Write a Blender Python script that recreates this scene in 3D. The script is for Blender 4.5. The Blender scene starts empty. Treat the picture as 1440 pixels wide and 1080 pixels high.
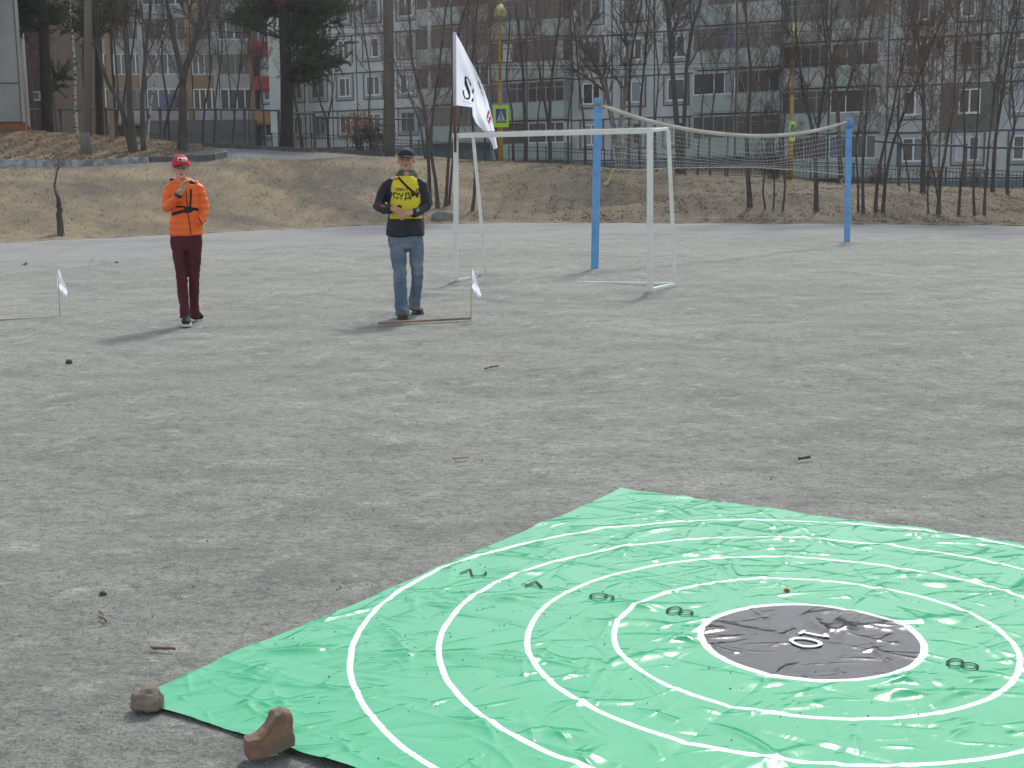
import bpy, bmesh, math, random
import numpy as np
from mathutils import Vector, Matrix, noise
from mathutils.bvhtree import BVHTree
S = bpy.context.scene
COL = S.collection
R = math.radians
PI = math.pi

# ------------------------------------------------------------------ camera, sky, sun, exposure
FPX, PITCH, ROLL, EYE = 1836.0, R(9.042), R(-0.677), 1.5
cd = bpy.data.cameras.new('camera')
cam = bpy.data.objects.new('camera', cd); COL.objects.link(cam)
cd.sensor_width = 36.0
cd.lens = 36.0 * FPX / 1440.0
cd.clip_start = 0.05; cd.clip_end = 2000
cam.location = (0, 0, EYE)
cam.matrix_world = Matrix.Translation((0, 0, EYE)) @ Matrix.Rotation(PI/2 - PITCH, 4, 'X') @ Matrix.Rotation(ROLL, 4, 'Z')
S.camera = cam

SUN_EL, SUN_AZ = R(47), R(16.5)          # azimuth measured from +Y towards +X
world = bpy.data.worlds.new('World'); S.world = world
world.use_nodes = True
wn = world.node_tree
bg = wn.nodes['Background']
sky = wn.nodes.new('ShaderNodeTexSky')
sky.sky_type = 'NISHITA'; sky.sun_disc = False
sky.sun_elevation = SUN_EL; sky.sun_rotation = SUN_AZ
sky.air_density = 1.6; sky.dust_density = 1.5; sky.ozone_density = 1.0
hs = wn.nodes.new('ShaderNodeHueSaturation'); hs.inputs['Saturation'].default_value = 0.50
wn.links.new(sky.outputs[0], hs.inputs['Color'])
wn.links.new(hs.outputs[0], bg.inputs[0])
bg.inputs[1].default_value = 0.15
sd = bpy.data.lights.new('sun', 'SUN')
sd.energy = 1.8; sd.angle = R(6.5); sd.color = (1.0, 0.98, 0.94)
sun = bpy.data.objects.new('sun', sd); COL.objects.link(sun)
sdir = Vector((math.sin(SUN_AZ)*math.cos(SUN_EL), math.cos(SUN_AZ)*math.cos(SUN_EL), math.sin(SUN_EL)))
sun.rotation_euler = sdir.to_track_quat('Z', 'Y').to_euler()
sun.location = (0, 0, 60)
S.view_settings.view_transform = 'Standard'
S.view_settings.look = 'None'
S.view_settings.exposure = 0.38
S.view_settings.gamma = 1.0
S.render.film_transparent = False

# ------------------------------------------------------------------ measuring: photograph pixel + distance -> place
_M = cam.matrix_world.to_3x3()
def ray(px, py):
    return _M @ Vector(((px-720)/FPX, (540-py)/FPX, -1.0))
def at(px, py, Y):
    d = ray(px, py); return Vector((0, 0, EYE)) + d*(Y/d.y)
def ground(px, py, z=0.0):
    d = ray(px, py); return Vector((0, 0, EYE)) + d*((z-EYE)/d.z)
def pxa(px):                                # horizontal slope X/Y of a column near eye level
    d = ray(px, 248); return d.x/d.y

# ------------------------------------------------------------------ helpers
def lin(c):
    return tuple(((v/255.0)/12.92 if v/255.0 <= 0.04045 else (((v/255.0)+0.055)/1.055)**2.4) for v in c)
def tag(o, label=None, cat=None, group=None, kind=None):
    if label: o['label'] = label
    if cat: o['category'] = cat
    if group: o['group'] = group
    if kind: o['kind'] = kind
    return o
def empty(name, loc=(0, 0, 0), rz=0.0, label=None, cat=None, group=None):
    o = bpy.data.objects.new(name, None); COL.objects.link(o)
    o.location = loc; o.rotation_euler = (0, 0, rz); o.empty_display_size = 0.1
    return tag(o, label, cat, group)
class MB:
    """collects vertices and faces, linked as ONE mesh object"""
    def __init__(s): s.v = []; s.f = []; s.m = []
    def add(s, vs, fs, mi=0):
        b = len(s.v); s.v += [tuple(v) for v in vs]
        for f in fs: s.f.append([i+b for i in f]); s.m.append(mi)
    def box(s, x0, x1, y0, y1, z0, z1, mi=0):
        vs = [(x0,y0,z0),(x1,y0,z0),(x1,y1,z0),(x0,y1,z0),(x0,y0,z1),(x1,y0,z1),(x1,y1,z1),(x0,y1,z1)]
        s.add(vs, [(0,3,2,1),(4,5,6,7),(0,1,5,4),(1,2,6,5),(2,3,7,6),(3,0,4,7)], mi)
    def quad(s, a, b, c, d, mi=0): s.add([a, b, c, d], [(0,1,2,3)], mi)
    def tube(s, pts, rad, n=6, mi=0, cap=True):
        pts = [Vector(p) for p in pts]
        if not hasattr(rad, '__len__'): rad = [rad]*len(pts)
        vs = []; up = None
        for i, p in enumerate(pts):
            t = (pts[min(i+1, len(pts)-1)] - pts[max(i-1, 0)])
            if t.length < 1e-9: t = Vector((0, 0, 1))
            t.normalize()
            if up is None: up = Vector((1, 0, 0)) if abs(t.x) < 0.8 else Vector((0, 1, 0))
            a = (up - t*up.dot(t)).normalized(); b = t.cross(a); up = a
            for k in range(n):
                an = 2*PI*k/n
                vs.append(p + (a*math.cos(an)+b*math.sin(an))*rad[i])
        fs = []
        for i in range(len(pts)-1):
            for k in range(n):
                k2 = (k+1) % n
                fs.append((i*n+k, i*n+k2, (i+1)*n+k2, (i+1)*n+k))
        if cap:
            fs.append(tuple(range(n))[::-1]); fs.append(tuple(range((len(pts)-1)*n, len(pts)*n)))
        s.add(vs, fs, mi)
    def bar(s, a, b, w, d, mi=0):
        """rectangular bar from a to b"""
        a = Vector(a); b = Vector(b); t = (b-a).normalized()
        ref = Vector((0, 0, 1)) if abs(t.z) < 0.9 else Vector((0, 1, 0))
        x = t.cross(ref).normalized(); y = x.cross(t).normalized()
        vs = []
        for p in (a, b):
            for sx, sy in ((-1,-1),(1,-1),(1,1),(-1,1)): vs.append(p + x*sx*w/2 + y*sy*d/2)
        s.add(vs, [(0,1,2,3),(7,6,5,4),(0,4,5,1),(1,5,6,2),(2,6,7,3),(3,7,4,0)], mi)
    def build(s, name, mats, parent=None, smooth=False, loc=None, bevel=0):
        me = bpy.data.meshes.new(name)
        me.from_pydata(s.v, [], s.f); me.validate(); me.update()
        if not isinstance(mats, (list, tuple)): mats = [mats]
        for m in mats: me.materials.append(m)
        if len(mats) > 1:
            me.polygons.foreach_set('material_index', s.m[:len(me.polygons)])
        if smooth: me.polygons.foreach_set('use_smooth', [True]*len(me.polygons))
        o = bpy.data.objects.new(name, me); COL.objects.link(o)
        if parent: o.parent = parent
        if loc is not None: o.location = loc
        if bevel:
            b = o.modifiers.new('bevel', 'BEVEL'); b.width = bevel; b.segments = 2; b.limit_method = 'ANGLE'
        return o
def grid_obj(name, P, mat, parent=None, smooth=True):
    """P: array (n, m, 3) of points"""
    n, m = P.shape[:2]
    idx = np.arange(n*m).reshape(n, m)
    q = np.stack([idx[:-1, :-1], idx[1:, :-1], idx[1:, 1:], idx[:-1, 1:]], -1).reshape(-1, 4)
    me = bpy.data.meshes.new(name)
    me.vertices.add(n*m); me.vertices.foreach_set('co', P.reshape(-1).astype(np.float32))
    me.loops.add(q.size); me.loops.foreach_set('vertex_index', q.reshape(-1).astype(np.int32))
    me.polygons.add(len(q)); me.polygons.foreach_set('loop_start', np.arange(0, q.size, 4, dtype=np.int32))
    me.update(calc_edges=True); me.validate()
    me.materials.append(mat)
    if smooth: me.polygons.foreach_set('use_smooth', [True]*len(me.polygons))
    o = bpy.data.objects.new(name, me); COL.objects.link(o)
    if parent: o.parent = parent
    return o
def faces_obj(name, V, k, mat, parent=None, mats=None, mi=None, smooth=False):
    """V: array (n*k, 3), consecutive k vertices are one face"""
    V = np.asarray(V, np.float32).reshape(-1, 3); n = len(V)//k
    me = bpy.data.meshes.new(name)
    me.vertices.add(len(V)); me.vertices.foreach_set('co', V.reshape(-1))
    me.loops.add(len(V)); me.loops.foreach_set('vertex_index', np.arange(len(V), dtype=np.int32))
    me.polygons.add(n); me.polygons.foreach_set('loop_start', np.arange(0, len(V), k, dtype=np.int32))
    me.update(calc_edges=True)
    for m in (mats or [mat]): me.materials.append(m)
    if mi is not None: me.polygons.foreach_set('material_index', np.asarray(mi, np.int32))
    o = bpy.data.objects.new(name, me); COL.objects.link(o)
    if parent: o.parent = parent
    return o

# ------------------------------------------------------------------ materials
def mat(name, c1, c2=None, rough=0.8, scale=5.0, detail=5.0, bump=0.0, bscale=None, spec=0.3, metal=0.0,
        c3=None, s3=1.0, lo=0.35, hi=0.65, stretch=None, bdist=0.02, objrand=0.0):
    m = bpy.data.materials.new(name); m.use_nodes = True
    nt = m.node_tree; N = nt.nodes; L = nt.links
    p = N['Principled BSDF']
    p.inputs['Roughness'].default_value = rough
    p.inputs['Specular IOR Level'].default_value = spec
    p.inputs['Metallic'].default_value = metal
    tc = N.new('ShaderNodeTexCoord'); vec = tc.outputs['Object']
    if stretch:
        mp = N.new('ShaderNodeMapping'); mp.inputs['Scale'].default_value = stretch
        L.new(vec, mp.inputs[0]); vec = mp.outputs[0]
    def nz(sc, de=detail, ro=0.6):
        t = N.new('ShaderNodeTexNoise'); t.inputs['Scale'].default_value = sc
        t.inputs['Detail'].default_value = de; t.inputs['Roughness'].default_value = ro
        L.new(vec, t.inputs['Vector']); return t.outputs['Fac']
    def ramp(f, a, b):
        r = N.new('ShaderNodeMapRange'); r.inputs[1].default_value = a; r.inputs[2].default_value = b
        L.new(f, r.inputs[0]); return r.outputs[0]
    def mix(f, a, b):
        x = N.new('ShaderNodeMix'); x.data_type = 'RGBA'
        L.new(f, x.inputs[0])
        for s, v in ((x.inputs[6], a), (x.inputs[7], b)):
            if isinstance(v, tuple): s.default_value = (*v, 1)
            else: L.new(v, s)
        return x.outputs[2]
    if c2 is None: c2 = tuple(v*0.8 for v in c1)
    out = mix(ramp(nz(scale), lo, hi), c1, c2)
    if c3 is not None: out = mix(ramp(nz(s3, 3.0), 0.45, 0.65), out, c3)
    if objrand:
        oi = N.new('ShaderNodeObjectInfo'); h = N.new('ShaderNodeHueSaturation')
        r = N.new('ShaderNodeMapRange'); r.inputs[3].default_value = 1-objrand; r.inputs[4].default_value = 1+objrand
        L.new(oi.outputs['Random'], r.inputs[0]); L.new(r.outputs[0], h.inputs['Value']); L.new(out, h.inputs['Color'])
        out = h.outputs[0]
    L.new(out, p.inputs['Base Color'])
    if bump:
        b = N.new('ShaderNodeBump'); b.inputs['Strength'].default_value = bump; b.inputs['Distance'].default_value = bdist
        L.new(nz(bscale or scale*3), b.inputs['Height']); L.new(b.outputs[0], p.inputs['Normal'])
    return m
M = {}
M['bark_dark'] = mat('bark_dark', (.062,.054,.050), (.105,.092,.084), .95, 6, bump=.6, bscale=20, stretch=(1,1,.25))
M['bark_grey'] = mat('bark_grey', (.10,.088,.08), (.16,.142,.13), .95, 6, bump=.5, bscale=20, stretch=(1,1,.25))
M['bark_pale'] = mat('bark_pale', (.26,.24,.21), (.10,.085,.075), .95, 3, bump=.6, bscale=12, stretch=(1,1,.3))
M['bark_pine'] = mat('bark_pine', (.30,.12,.06), (.17,.075,.045), .95, 5, bump=.6, bscale=14, stretch=(1,1,.35))
M['bark_pine_low'] = mat('bark_pine_low', (.055,.042,.036), (.03,.025,.023), .95, 6, bump=.8, bscale=14, stretch=(1,1,.35))
M['birch'] = mat('birch', (.55,.54,.52), (.04,.04,.04), .8, 3.5, bump=.2, lo=.52, hi=.58, stretch=(1,1,2.2))
M['twig'] = mat('twig', (.17,.125,.105), (.23,.175,.15), .95, 2)
M['twig_dark'] = mat('twig_dark', (.095,.077,.067), (.14,.113,.10), .95, 2)
M['needle'] = mat('needle', (.060,.090,.035), (.105,.13,.06), .8, 1.2)
M['needle_dark'] = mat('needle_dark', (.042,.065,.032), (.075,.10,.05), .8, 1.2)
M['dead_leaf'] = mat('dead_leaf', (.24,.11,.055), (.13,.07,.04), .9, 3)

# ================================================================== THE GROUND
# profiles of the land behind the field, by column of sight: (distance, height) pairs, base of the bank first
PROF = [
 (-300, [(31.5,0),(39,1.9),(41,1.92),(50,3.6),(62,3.4),(103,3.2),(160,3.2)]),
 (0,    [(33.6,0),(41,1.86),(43.2,1.92),(52,3.58),(62,3.3),(103,3.2),(160,3.2)]),
 (180,  [(36.0,0),(43.5,1.95),(45.6,2.0),(54,3.2),(62,3.2),(103,3.2),(160,3.2)]),
 (310,  [(38.4,0),(47,2.12),(48.5,2.2),(56,2.78),(62,3.1),(103,3.2),(160,3.2)]),
 (450,  [(41.0,0),(50,2.16),(52,2.2),(57,2.56),(62,2.9),(103,3.2),(160,3.2)]),
 (560,  [(43.0,0),(53,2.22),(55,2.28),(60,2.42),(64,2.55),(100,3.1),(160,3.2)]),
 (700,  [(43.2,0),(56,2.02),(58,2.05),(61,2.05),(66,2.05),(96,2.6),(160,3)]),
 (800,  [(42.5,0),(54,1.92),(56,1.92),(60,1.9),(66,1.85),(94,1.9),(160,2)]),
 (900,  [(41.5,0),(54,1.56),(56,1.56),(60,1.6),(66,1.7),(91,1.85),(160,2)]),
 (1050, [(40.3,0),(53,1.25),(55,1.25),(60,1.2),(66,1.3),(87,1.85),(160,2)]),
 (1200, [(38.8,0),(51,.98),(53,.98),(58,.9),(64,.8),(83,.5),(160,.5)]),
 (1440, [(36.0,0),(48,.73),(50,.72),(56,.6),(62,.5),(76,.5),(160,.5)]),
 (1800, [(34.0,0),(46,.7),(50,.7),(56,.6),(62,.5),(76,.5),(160,.5)]),
]
PA = np.array([pxa(p[0]) for p in PROF])
PY = np.array([[q[0] for q in p[1]] for p in PROF], float)
PZ = np.array([[q[1] for q in p[1]] for p in PROF], float)
def terr(X, Y):
    X = np.asarray(X, float); Y = np.asarray(Y, float)
    a = np.clip(X/np.maximum(Y, 1), PA[0], PA[-1])
    i = np.clip(np.searchsorted(PA, a)-1, 0, len(PA)-2)
    t = (a-PA[i])/(PA[i+1]-PA[i]); t = t*t*(3-2*t)
    t = t[..., None]
    ys = PY[i]*(1-t)+PY[i+1]*t; zs = PZ[i]*(1-t)+PZ[i+1]*t
    z = np.zeros_like(a)
    for k in range(ys.shape[-1]-1):
        s = np.clip((Y-ys[..., k])/(ys[..., k+1]-ys[..., k]), 0, 1)
        s = s*s*(3-2*s)*0.6 + s*0.4
        z = z + (zs[..., k+1]-zs[..., k])*s
    w = np.clip((Y-ys[..., 0])/3, 0, 1)
    z += w*(0.035*np.sin(X*.5+Y*.37+np.sin(X*.31)*2)+0.02*np.sin(X*1.7-Y*1.3+np.sin(Y*.7)*2)+0.01*np.sin(X*4.3+Y*3.1))
    # washed-out gully and ledge in the middle of the bank
    g = np.exp(-((X-7.3-(Y-46)*0.2)/4.2)**2)*np.exp(-((Y-46.2)/.7)**2)
    z -= w*0.50*g
    z += w*0.36*np.exp(-((X-8.5)/4.0)**2)*np.exp(-((Y-44.6)/1.1)**2)
    z -= w*0.22*np.exp(-((X-0.8-(46-Y)*.6)/1.0)**2)*np.exp(-((Y-50)/2.0)**2)
    return z
def tz(x, y): return float(terr(x, y))
def base_line(a):
    a = np.clip(a, PA[0], PA[-1]); return np.interp(a, PA, PY[:, 0])
def on_terr(px, Y):
    """point of the land in picture column px at distance Y"""
    p = at(px, 248, Y); return Vector((p.x, Y, tz(p.x, Y)))

def ground_material():
    m = bpy.data.materials.new('packed_gravel'); m.use_nodes = True
    nt = m.node_tree; N = nt.nodes; L = nt.links; p = N['Principled BSDF']
    tc = N.new('ShaderNodeTexCoord'); vec = tc.outputs['Object']
    def nz(sc, de=4, ro=.6, w=None):
        t = N.new('ShaderNodeTexNoise'); t.inputs['Scale'].default_value = sc; t.inputs['Detail'].default_value = de
        t.inputs['Roughness'].default_value = ro; L.new(w or vec, t.inputs['Vector']); return t
    def rng(f, a, b, c=0., d=1.):
        r = N.new('ShaderNodeMapRange'); r.inputs[1].default_value = a; r.inputs[2].default_value = b
        r.inputs[3].default_value = c; r.inputs[4].default_value = d; L.new(f, r.inputs[0]); return r.outputs[0]
    def mix(f, a, b, bt='MIX'):
        x = N.new('ShaderNodeMix'); x.data_type = 'RGBA'; x.blend_type = bt
        if isinstance(f, float): x.inputs[0].default_value = f
        else: L.new(f, x.inputs[0])
        for s, v in ((x.inputs[6], a), (x.inputs[7], b)):
            if isinstance(v, tuple): s.default_value = (*v, 1)
            else: L.new(v, s)
        return x.outputs[2]
    base = mix(rng(nz(.22, 4).outputs['Fac'], .38, .62), (.315,.313,.280), (.385,.380,.338))
    base = mix(rng(nz(1.7, 6, .7).outputs['Fac'], .45, .68, 0, .7), base, (.195,.198,.182))        # damp, scuffed patches
    base = mix(rng(nz(3.3, 6, .7).outputs['Fac'], .56, .70, 0, .8), base, (.52,.51,.46))         # pale dry dust
    base = mix(rng(nz(9, 5, .8).outputs['Fac'], .52, .66, 0, .65), base, (.155,.155,.143))
    base = mix(rng(nz(11, 5, .8).outputs['Fac'], .57, .68, 0, .6), base, (.50,.495,.45))
    base = mix(rng(nz(26, 4, .75).outputs['Fac'], .50, .66, 0, .55), base, (.13,.133,.125))
    base = mix(rng(nz(75, 3, .75).outputs['Fac'], .52, .64, 0, .55), base, (.13,.127,.12))
    base = mix(rng(nz(110, 2, .7).outputs['Fac'], .60, .70, 0, .6), base, (.46,.45,.43))
    L.new(base, p.inputs['Base Color'])
    p.inputs['Roughness'].default_value = .95; p.inputs['Specular IOR Level'].default_value = .15
    b1 = N.new('ShaderNodeBump'); b1.inputs['Strength'].default_value = 1.0; b1.inputs['Distance'].default_value = .02
    L.new(nz(22, 7, .75).outputs['Fac'], b1.inputs['Height'])
    b2 = N.new('ShaderNodeBump'); b2.inputs['Strength'].default_value = .9; b2.inputs['Distance'].default_value = .08
    L.new(nz(3.4, 7, .7).outputs['Fac'], b2.inputs['Height']); L.new(b1.outputs[0], b2.inputs['Normal'])
    L.new(b2.outputs[0], p.inputs['Normal'])
    return m
M['field'] = ground_material()
def field():
    """one sheet from behind the camera to the horizon, fine near the camera; it dips under the bank"""
    ys = np.concatenate([np.linspace(-6, 2, 9)[:-1], np.linspace(2, 12, 200)[:-1], np.linspace(12, 30, 160)[:-1], np.linspace(30, 60, 60)[:-1], [80, 200, 600, 1500]])
    xs = np.concatenate([[-1500, -400, -80, -40], np.linspace(-22, -8, 30)[:-1], np.linspace(-8, 8, 240)[:-1], np.linspace(8, 24, 34), [40, 80, 400, 1500]])
    X, Y = np.meshgrid(xs, ys, indexing='ij')
    rs = np.random.RandomState(5)
    Z = np.zeros_like(X)
    for i in range(26):
        k = 2*PI/rs.uniform(.35, 3.2); an = rs.uniform(0, PI); ph = rs.uniform(0, 6.3)
        Z += np.sin(k*(X*math.cos(an)+Y*math.sin(an))+ph)*0.0022*(6.28/k)**.8
    near = np.exp(-((X-.95)/1.9)**4)*np.exp(-((Y-4)/2.3)**4)
    Z *= (1-.75*near)
    for px, py, r_, h_ in ((838,383,.28,.045),(686,390,.22,.05),(1192,343,.3,.05),(912,413,.16,.02),(641,398,.2,.03),(760,392,1.1,.03),(509,803,.10,.012)):
        c = ground(px, py); Z += h_*np.exp(-((X-c.x)**2+(Y-c.y)**2)/(r_*r_))*(1+.4*np.sin(X*19)*np.sin(Y*23))
    w = np.clip((X+22)/4, 0, 1)*np.clip((24-X)/4, 0, 1)*np.clip((38-Y)/6, 0, 1); Z = Z*w
    bl = base_line(X/np.maximum(Y, 1)); Z = np.where(Y > bl+1.5, -1.2*np.clip((Y-bl-1.5)/2, 0, 1), Z)
    o = grid_obj('ground', np.stack([X, Y, Z], -1), M['field'])
    return tag(o, kind='structure')
field()

M['track'] = mat('track', (.235,.232,.218), (.28,.276,.258), .93, 1.3, bump=.3, bscale=60, bdist=.01, c3=(.20,.20,.198), s3=.35)
def track():
    near = [(-260,394),(0,380),(120,372),(250,361),(420,350),(600,341),(850,333),(1100,331),(1300,333),(1440,337),(1700,343)]
    far = [(-260,348),(0,338),(180,331),(320,324),(450,318.5),(640,312.5),(800,312.5),(900,313),(1050,312.5),(1200,313),(1440,316.5),(1700,322)]
    px = np.linspace(-260, 1700, 420)
    yn = np.interp(px, *zip(*near)); yf = np.interp(px, *zip(*far))
    rows = []
    for i, x in enumerate(px):
        a = ground(x, yn[i]); b = ground(x, yf[i])
        a.y += .45*noise.noise((x*.02, 1.7, 0))+.25*noise.noise((x*.13, 5.1, 0)); b.y += .35*noise.noise((x*.05, 9.2, 0))+.3
        rows.append([[*(a.lerp(b, t).to_2d()), 0] for t in np.linspace(0, 1, 14)])
    P = np.array(rows)
    e = np.minimum(np.arange(14), 13-np.arange(14))[None, :]
    P[..., 2] = np.where(e == 0, -.03, .022)
    o = grid_obj('running_track', P, M['track']); tag(o, kind='structure')
track()

M['bank'] = mat('bank', (.280,.225,.138), (.20,.163,.11), .95, .8, detail=8, bump=.9, bscale=9, bdist=.06, c3=(.115,.10,.08), s3=.28)
def bank_zones(m):
    nt = m.node_tree; N = nt.nodes; L = nt.links; p = N['Principled BSDF']
    src = p.inputs['Base Color'].links[0].from_socket
    tc = N.new('ShaderNodeTexCoord'); sp = N.new('ShaderNodeSeparateXYZ'); L.new(tc.outputs['Object'], sp.inputs[0])
    nz = N.new('ShaderNodeTexNoise'); nz.inputs['Scale'].default_value = .45; nz.inputs['Detail'].default_value = 7; L.new(tc.outputs['Object'], nz.inputs['Vector'])
    a = N.new('ShaderNodeMapRange'); a.inputs[1].default_value = -3; a.inputs[2].default_value = 7; L.new(sp.outputs[0], a.inputs[0])
    b = N.new('ShaderNodeMapRange'); b.inputs[1].default_value = .30; b.inputs[2].default_value = .62; b.inputs[3].default_value = .25; b.inputs[4].default_value = 1; L.new(nz.outputs['Fac'], b.inputs[0])
    c = N.new('ShaderNodeMath'); c.operation = 'MULTIPLY'; L.new(a.outputs[0], c.inputs[0]); L.new(b.outputs[0], c.inputs[1])
    x = N.new('ShaderNodeMix'); x.data_type = 'RGBA'; L.new(c.outputs[0], x.inputs[0]); L.new(src, x.inputs[6]); x.inputs[7].default_value = (.125, .105, .080, 1)
    # darker brown mixed in over the higher ground, upper left
    d = N.new('ShaderNodeMapRange'); d.inputs[1].default_value = 2.25; d.inputs[2].default_value = 2.7; d.inputs[4].default_value = .8; L.new(sp.outputs[2], d.inputs[0])
    y = N.new('ShaderNodeMix'); y.data_type = 'RGBA'; L.new(d.outputs[0], y.inputs[0]); L.new(x.outputs[2], y.inputs[6]); y.inputs[7].default_value = (.15, .105, .065, 1)
    L.new(y.outputs[2], p.inputs['Base Color'])
bank_zones(M['bank'])
def bank():
    a = np.linspace(PA[0]-.12, PA[-1]+.12, 330)
    A, T = np.meshgrid(a, np.linspace(0, 1, 170), indexing='ij')
    bl = base_line(A)+ .18*np.sin(A*90)+.10*np.sin(A*230)
    Y = bl-.9 + (150-bl)*(T**2.3)
    X = A*Y
    Z = terr(X, Y) + .03
    Z[:, 0] = -.06
    # where grass thins out to the track
    for i in range(1, 4): Z[:, i] = np.maximum(Z[:, i]*1.0, .005*i)
    nzv = 0.035*(np.sin(X*7+Y*5.3)*np.sin(Y*6.1-X*3))
    Z[:, 4:] += nzv[:, 4:]
    o = grid_obj('grass_bank', np.stack([X, Y, Z], -1), M['bank']); tag(o, kind='structure')
    return o
bank()

# ================================================================== BUILDINGS
M['panel'] = mat('panel', (.57,.59,.575), (.46,.475,.465), .9, 1.2, detail=8, bump=.15, bscale=40, c3=(.38,.42,.405), s3=.35, stretch=(1,1,.5)) #(0.478,0.522,0.529), (0.377,0.413,0.420), .9, 1.2, detail=8, bump=.15, bscale=40, c3=(.24,.30,.28), s3=.35, stretch=(1,1,.5))
M['panel_left'] = mat('panel_left', (.60,.62,.605), (.49,.505,.495), .9, 1.2, detail=8, bump=.15, bscale=40, c3=(.45,.475,.46), s3=.4, stretch=(1,1,.5)) #(0.522,0.566,0.558), (0.420,0.457,0.450), .9, 1.2, detail=8, bump=.15, bscale=40, c3=(.31,.35,.33), s3=.4, stretch=(1,1,.5))
M['patch'] = mat('patch', (.12,.13,.115), (.16,.155,.13), .9, 2, detail=8)
M['seam'] = mat('seam', (.05,.07,.085), (.09,.11,.12), .8, 4)
M['surround'] = mat('surround', (.085,.095,.14), (.12,.13,.165), .8, 4)
M['trim_pale'] = mat('trim_pale', (0.468,0.494,0.507), (0.364,0.377,0.390), .85, 4)
M['plinth'] = mat('plinth', (0.156,0.221,0.260), (0.117,0.156,0.182), .9, 3)
M['pvc'] = mat('pvc', (.72,.73,.75), (.62,.63,.65), .5, 3, objrand=.12)
M['oldframe'] = mat('oldframe', (.36,.34,.33), (.22,.19,.17), .7, 4)
M['brownframe'] = mat('brownframe', (.14,.09,.06), (.09,.06,.045), .7, 4)
M['glass'] = mat('glass', (.06,.06,.062), (.10,.092,.088), .12, .7, spec=.35, objrand=.5)
M['curtain'] = mat('curtain', (.30,.31,.36), (.42,.42,.44), .9, 6, stretch=(3,1,.3), objrand=.4)
M['blue_cloth'] = mat('blue_cloth', (.11,.12,.22), (.13,.14,.24), .9, 3)
M['parapet'] = mat('parapet', (.37,.43,.405), (.30,.35,.33), .9, 1.6, detail=7, bump=.15, bscale=30, stretch=(1,1,.5))
M['parapet_grey'] = mat('parapet_grey', (.40,.42,.41), (.31,.33,.32), .9, 1.6, detail=7)
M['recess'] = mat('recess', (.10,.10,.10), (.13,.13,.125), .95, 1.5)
M['roof'] = mat('roof', (.12,.12,.12), (.09,.09,.09), .9, 1)
M['red_board'] = mat('red_board', (.42,.045,.045), (.33,.04,.04), .7, 3)
M['orange_board'] = mat('orange_board', (.42,.22,.10), (.33,.18,.09), .8, 2)
M['yellow_wall'] = mat('yellow_wall', (.30,.20,.10), (.22,.15,.09), .85, .8)
M['cream'] = mat('cream', (.38,.38,.38), (.29,.29,.29), .8, 1)
M['brick'] = mat('brick', (.095,.06,.045), (.07,.045,.035), .95, 3, bump=.3, bscale=12)
M['brick_tan'] = mat('brick_tan', (.20,.155,.12), (.15,.12,.095), .95, 2, bump=.3, bscale=12)
M['concrete'] = mat('concrete', (.27,.265,.255), (.20,.198,.19), .92, .9, detail=9, bump=.25, bscale=30, c3=(.30,.30,.295), s3=.3)
M['concrete_edge'] = mat('concrete_edge', (.30,.31,.305), (.25,.25,.245), .92, .9, detail=9)
M['foundation_brick'] = mat('foundation_brick', (.27,.10,.06), (.19,.075,.05), .95, 5, bump=.3, bscale=14)

FA = Vector((-12.3, 102.8, 0)); FU = Vector((.864, -.504, 0)).normalized()
FANG = math.atan2(FU.y, FU.x); SH = 2.8
def tpx(px):
    """place along the facade seen in picture column px"""
    k = pxa(px); return (FA.x-k*FA.y)/(k*FU.y-FU.x)
apt = empty('apartment_building', (FA.x, FA.y, 0), FANG,
            'long five storey grey panel apartment block stepping down the slope behind the trees', 'apartment building')
SEC = [(-8.9, 13.3, 4.1, M['panel_left']), (13.3, 34.8, 2.75, M['panel']), (34.8, 57.5, 1.3, M['panel'])]
rnd = random.Random(11)
WIN = {0: [(-7.9, -6.55), (-5.1, None), (-2.95, None), (-.35, None), (2.35, None), (5.5, None)],
       1: [(20.9, None), (24.05, None), (27.2, None)],
       2: [(42.9, None), (46.1, None), (49.3, None), (52.5, None), (55.7, None)]}
EDGES = {0: [-8.9, -6.3, -4.35, -1.6, .8, 4.1, 7.1], 1: [19.3, 22.45, 25.6, 28.8], 2: [41.2, 44.45, 47.7, 50.9, 54.1, 57.5]}
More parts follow.
